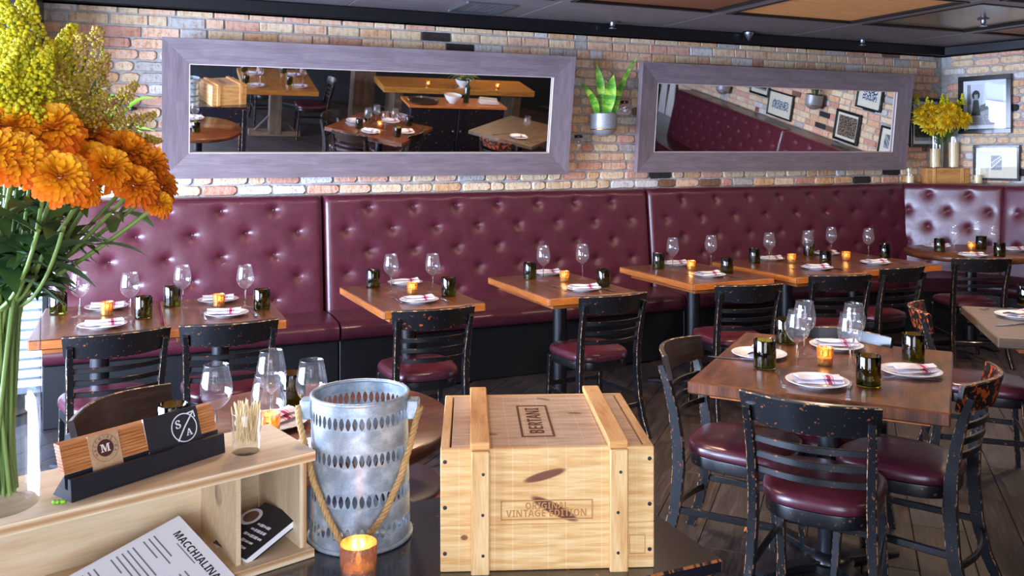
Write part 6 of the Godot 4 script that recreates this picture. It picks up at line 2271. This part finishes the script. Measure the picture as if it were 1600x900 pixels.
# ================================================================ the part of the room that the mirrors show
func make_rest_of_room() -> void:
	# oak table on a timber post, next to the camera
	var t := thing("oak_table", "light oak table on a square timber post, seen in the mirror", "table", Vector3(1.50, 0, 5.68))
	part(t, "table_top", MB.new().box(Vector3(0, 0.72, 0), Vector3(0.90, 0.06, 1.22), 0.004, Transform3D.IDENTITY, 2).mesh(m("oak")))
	part(t, "post", MB.new().box(Vector3(0, 0.36, 0), Vector3(0.16, 0.66, 0.16), 0.006, Transform3D.IDENTITY, 1).mesh(m("post_wood")))
	part(t, "foot_beam", MB.new().box(Vector3(0, 0.035, 0), Vector3(0.66, 0.07, 0.14), 0.006).mesh(m("post_wood")))
	for sg in [-1.0, 1.0]:
		part(t, "brace", MB.new().bar([Vector3(sg * 0.06, 0.28, 0), Vector3(sg * 0.26, 0.06, 0)], Vector3.BACK, 0.03, 0.02, 0.003).mesh(m("post_wood")))
	var oakt := "the oak table seen in the mirror"
	for q in [[1.22, 5.28, "near corner"], [1.75, 5.30, "by the far chair"], [1.25, 5.95, "by the dark wall"], [1.75, 5.95, "by the timber column"]]:
		ware("plate", "white round plate, %s, on %s" % [q[2], oakt], Vector3(q[0], TH, q[1]))
		ware("napkin", "striped folded napkin, %s, on %s" % [q[2], oakt], Vector3(q[0], TH + 0.0105, q[1]), 0.1)
		ware("wine_glass", "clear wine glass, %s, on %s" % [q[2], oakt], Vector3(q[0] + 0.05, TH, q[1] + 0.17))
		ware("tumbler", "olive tumbler, %s, on %s" % [q[2], oakt], Vector3(q[0] - 0.12, TH, q[1] + 0.12))
	chair("black slat-back chair at the oak table seen in the mirror", Vector2(2.22, 5.62), Vector2(-1, 0.02))
	chair("black slat-back chair behind the oak table seen in the mirror", Vector2(1.45, 6.55), Vector2(0.02, -1))
	# timber column
	single("timber_column", "square dark timber column standing behind the oak table", "column", MB.new().box(Vector3(0, 1.28, 0), Vector3(0.30, 2.55, 0.26), 0.01, Transform3D.IDENTITY, 1).mesh(m("post_wood")), Vector3(2.70, 0.004, 6.05))
	# long glossy counter table
	var c := thing("counter_table", "long glossy oak counter table behind the black cabinet", "table", Vector3(3.90, 0, 5.62))
	part(c, "table_top", MB.new().box(Vector3(0, 0.75, 0), Vector3(2.15, 0.08, 0.62), 0.005).mesh(m("oak")))
	for sg in [-1.0, 1.0]:
		part(c, "trestle", MB.new().box(Vector3(sg * 0.85, 0.355, 0), Vector3(0.12, 0.71, 0.5), 0.006).mesh(m("post_wood")))
	var bowl := MB.new().lathe([Vector2(0, 0), Vector2(0.045, 0), Vector2(0.05, 0.012), Vector2(0.09, 0.05), Vector2(0.115, 0.105), Vector2(0.11, 0.107), Vector2(0.085, 0.055), Vector2(0.03, 0.02), Vector2(0, 0.018)], 32).mesh(m("porcelain"))
	var pb := thing("bowl_plant", "cream bowl with a green plant on the glossy counter table", "plant", Vector3(3.95, 0.79, 5.45))
	part(pb, "bowl", bowl)
	part(pb, "soil", MB.new().lathe([Vector2(0.10, 0.085), Vector2(0, 0.09)], 16).mesh(m("soil")))
	for k in 14:
		var an := k * 2.4
		var lb := MB.new()
		var d := Vector3(cos(an), 0, sin(an))
		blade(lb, bez(Vector3(0, 0.08, 0), d * 0.12 + Vector3(0, 0.22, 0), d * 0.26 + Vector3(0, 0.12, 0), 6), leaf_widths(6, 0.02), Vector3(-d.z, 0, d.x), 0.3)
		part(pb, "leaf", lb.mesh(m("leaf")))
	for q in [[3.45, "snake side"], [4.45, "wall side"]]:
		ware("votive_candle", "gold votive candle on the glossy counter table, %s" % q[1], Vector3(q[0], 0.79, 5.42))
	# black service cabinet
	var k2 := thing("service_cabinet", "low black service cabinet carrying trays and bowls, seen in the mirror", "cabinet", Vector3(3.62, 0, 4.75))
	part(k2, "top", MB.new().box(Vector3(0, 0.735, 0), Vector3(1.30, 0.03, 0.46), 0.003).mesh(m("cleat_wood")))
	part(k2, "body", MB.new().box(Vector3(0, 0.40, 0.015), Vector3(1.26, 0.638, 0.41), 0.003).mesh(m("console_paint")))
	for sg in [-1.0, 1.0]:
		var dr := part(k2, "door", MB.new().box(Vector3(sg * 0.315, 0.40, -0.20), Vector3(0.61, 0.60, 0.018), 0.003).mesh(m("console_paint")))
		part(dr, "knob", MB.new().ball(Vector3(sg * 0.05, 0.42, -0.218), Vector3(0.012, 0.012, 0.014), 10, 6).mesh(m("steel_matte")))
		for sz in [-1.0, 1.0]:
			part(k2, "leg", MB.new().box(Vector3(sg * 0.6, 0.04, sz * 0.17), Vector3(0.05, 0.08, 0.05), 0.003).mesh(m("console_paint")))
	var tr := thing("round_tray", "round dark serving tray with brass grips on the service cabinet", "tray", Vector3(3.20, 0.75, 4.73))
	part(tr, "disc", MB.new().lathe([Vector2(0, 0.004), Vector2(0.19, 0.004), Vector2(0.20, 0.025), Vector2(0.205, 0.025), Vector2(0.195, 0.0), Vector2(0, 0.0)], 40).mesh(m("brown_crest")))
	for sg in [-1.0, 1.0]:
		part(tr, "grip", MB.new().tube([Vector3(sg * 0.19, 0.02, -0.05), Vector3(sg * 0.215, 0.05, -0.02), Vector3(sg * 0.215, 0.05, 0.02), Vector3(sg * 0.19, 0.02, 0.05)], 0.006, 6).mesh(m("brass_line")))
	single("white_bowl", "plain white bowl on the service cabinet beside the tray", "bowl", bowl, Vector3(3.58, 0.75, 4.70))
	var wb := thing("wine_bottle", "dark green wine bottle on the service cabinet", "bottle", Vector3(3.78, 0.75, 4.75))
	part(wb, "bottle", MB.new().lathe([Vector2(0, 0), Vector2(0.037, 0), Vector2(0.038, 0.19), Vector2(0.03, 0.215), Vector2(0.015, 0.235), Vector2(0.0145, 0.30), Vector2(0, 0.302)], 20).mesh(m("bottle_glass")))
	for k in 4:
		single("folded_linen", "folded pale linen in the stack on the service cabinet", "linen", MB.new().box(Vector3.ZERO, Vector3(0.26 - 0.01 * k, 0.014, 0.17), 0.005).mesh(m("white_cloth")), Vector3(4.08, 0.7575 + 0.0145 * k, 4.74), 0.1 * k, "linens on the service cabinet")
	# aprons hanging on the side wall
	for q in [[7.0, "white apron hanging on the wall past the end of the bench"], [7.35, "second pale apron hanging on the wall next to the first"]]:
		var b := MB.new()
		for side in 2:
			var rows := []
			for j in 13:
				var row := PackedVector3Array()
				for i in 17:
					var u := i / 16.0 - 0.5
					var vv := j / 12.0
					row.append(Vector3(u * (0.16 + 0.16 * vv), 1.62 - vv * 0.95, 0.05 + 0.022 * sin(i * 1.2 + q[0]) * (0.4 + vv) - side * 0.004))
				rows.append(row)
			b.grid(rows, false, side == 0)
		var ap := single("hanging_apron", q[1], "apron", b.mesh(m("white_cloth")))
		ap.transform = right_wall_xf() * Transform3D(Basis.IDENTITY, Vector3(q[0], 0, 0.01))


# ================================================================ ceiling fittings
func make_ceiling_things() -> void:
	var Y := 2.56
	var v := thing("air_vent", "square metal air vent grille in the black ceiling board", "vent", Vector3(2.24, Y, 0.39))
	for sg in [-1.0, 1.0]:
		part(v, "frame_bar", MB.new().box(Vector3(0, -0.006, sg * 0.19), Vector3(0.36, 0.012, 0.025), 0.002).mesh(m("steel_matte")))
		part(v, "frame_bar", MB.new().box(Vector3(sg * 0.167, -0.006, 0), Vector3(0.025, 0.012, 0.355), 0.002).mesh(m("steel_matte")))
	for k in 6:
		part(v, "louvre", MB.new().box(Vector3.ZERO, Vector3(0.010, 0.002, 0.35), 0.0, Transform3D(Basis(Vector3.BACK, 0.6), Vector3(-0.125 + k * 0.05, -0.010, 0))).mesh(m("steel_matte")))
	for q in [[3.40, 0.21, "small round sprinkler head in the ceiling above the snake plant"], [6.02, 1.37, "small white sprinkler head on the glossy ceiling panel"], [5.98, 0.20, "small metal sprinkler head in the ceiling near the brick corner"]]:
		var s := thing("sprinkler", q[2], "sprinkler", Vector3(q[0], 2.576 if q[1] > 1.0 else Y, q[1]), 0.0, "ceiling sprinklers")
		part(s, "plate", MB.new().lathe([Vector2(0, 0), Vector2(0.045, 0.0), Vector2(0.04, -0.008), Vector2(0, -0.010)], 20).mesh(m("steel_matte")))
		part(s, "body", MB.new().lathe([Vector2(0.02, -0.008), Vector2(0.02, -0.035), Vector2(0.012, -0.045), Vector2(0, -0.046)], 16).mesh(m("steel_matte")))
		part(s, "deflector", MB.new().lathe([Vector2(0, -0.058), Vector2(0.03, -0.058), Vector2(0.03, -0.055), Vector2(0, -0.055)], 16).mesh(m("steel_matte")))
	var sp := thing("ceiling_speaker", "small cone-shaped metal fitting under the ceiling above the second mirror", "fitting", Vector3(4.75, Y, 0.16))
	part(sp, "plate", MB.new().lathe([Vector2(0, 0), Vector2(0.055, 0), Vector2(0.05, -0.006), Vector2(0, -0.007)], 20).mesh(m("black_metal")))
	part(sp, "cone", MB.new().lathe([Vector2(0, -0.006), Vector2(0.04, -0.006), Vector2(0.04, -0.016), Vector2(0.006, -0.075), Vector2(0, -0.077)], 20).mesh(m("steel_matte")))
	# added warm fill lights in the coffers, unseen, to brighten the room
	for q in [[0.72, 2.55], [2.0, 2.55], [3.28, 2.55], [4.58, 2.55], [5.87, 2.55], [4.58, 6.2]]:
		var d := thing("fill_downlight", "added round warm fill light, unseen, recessed in the coffered ceiling", "lamp", Vector3(q[0], 2.575, q[1]), 0.0, "added unseen ceiling fill lights")
		part(d, "ring", MB.new().lathe([Vector2(0.075, 0.0), Vector2(0.075, -0.012), Vector2(0.06, -0.012), Vector2(0.058, 0.0)], 24).mesh(m("black_metal")))
		part(d, "diffuser", MB.new().lathe([Vector2(0.058, -0.004), Vector2(0, -0.004)], 24).mesh(m("fill_lamp_glow")))
		var l := SpotLight3D.new()
		l.name = "added_fill_light"
		l.light_color = C("ffdfbe")
		l.light_energy = LAMP
		l.spot_angle = 84.0
		l.spot_angle_attenuation = 1.0
		l.spot_range = 20.0
		l.spot_attenuation = 2.0
		l.light_size = 0.075
		l.shadow_enabled = true
		l.rotation.x = -PI / 2
		l.position = Vector3(0, -0.02, 0)
		d.add_child(l)

const LAMP := 3.0  # strength of each added fill light
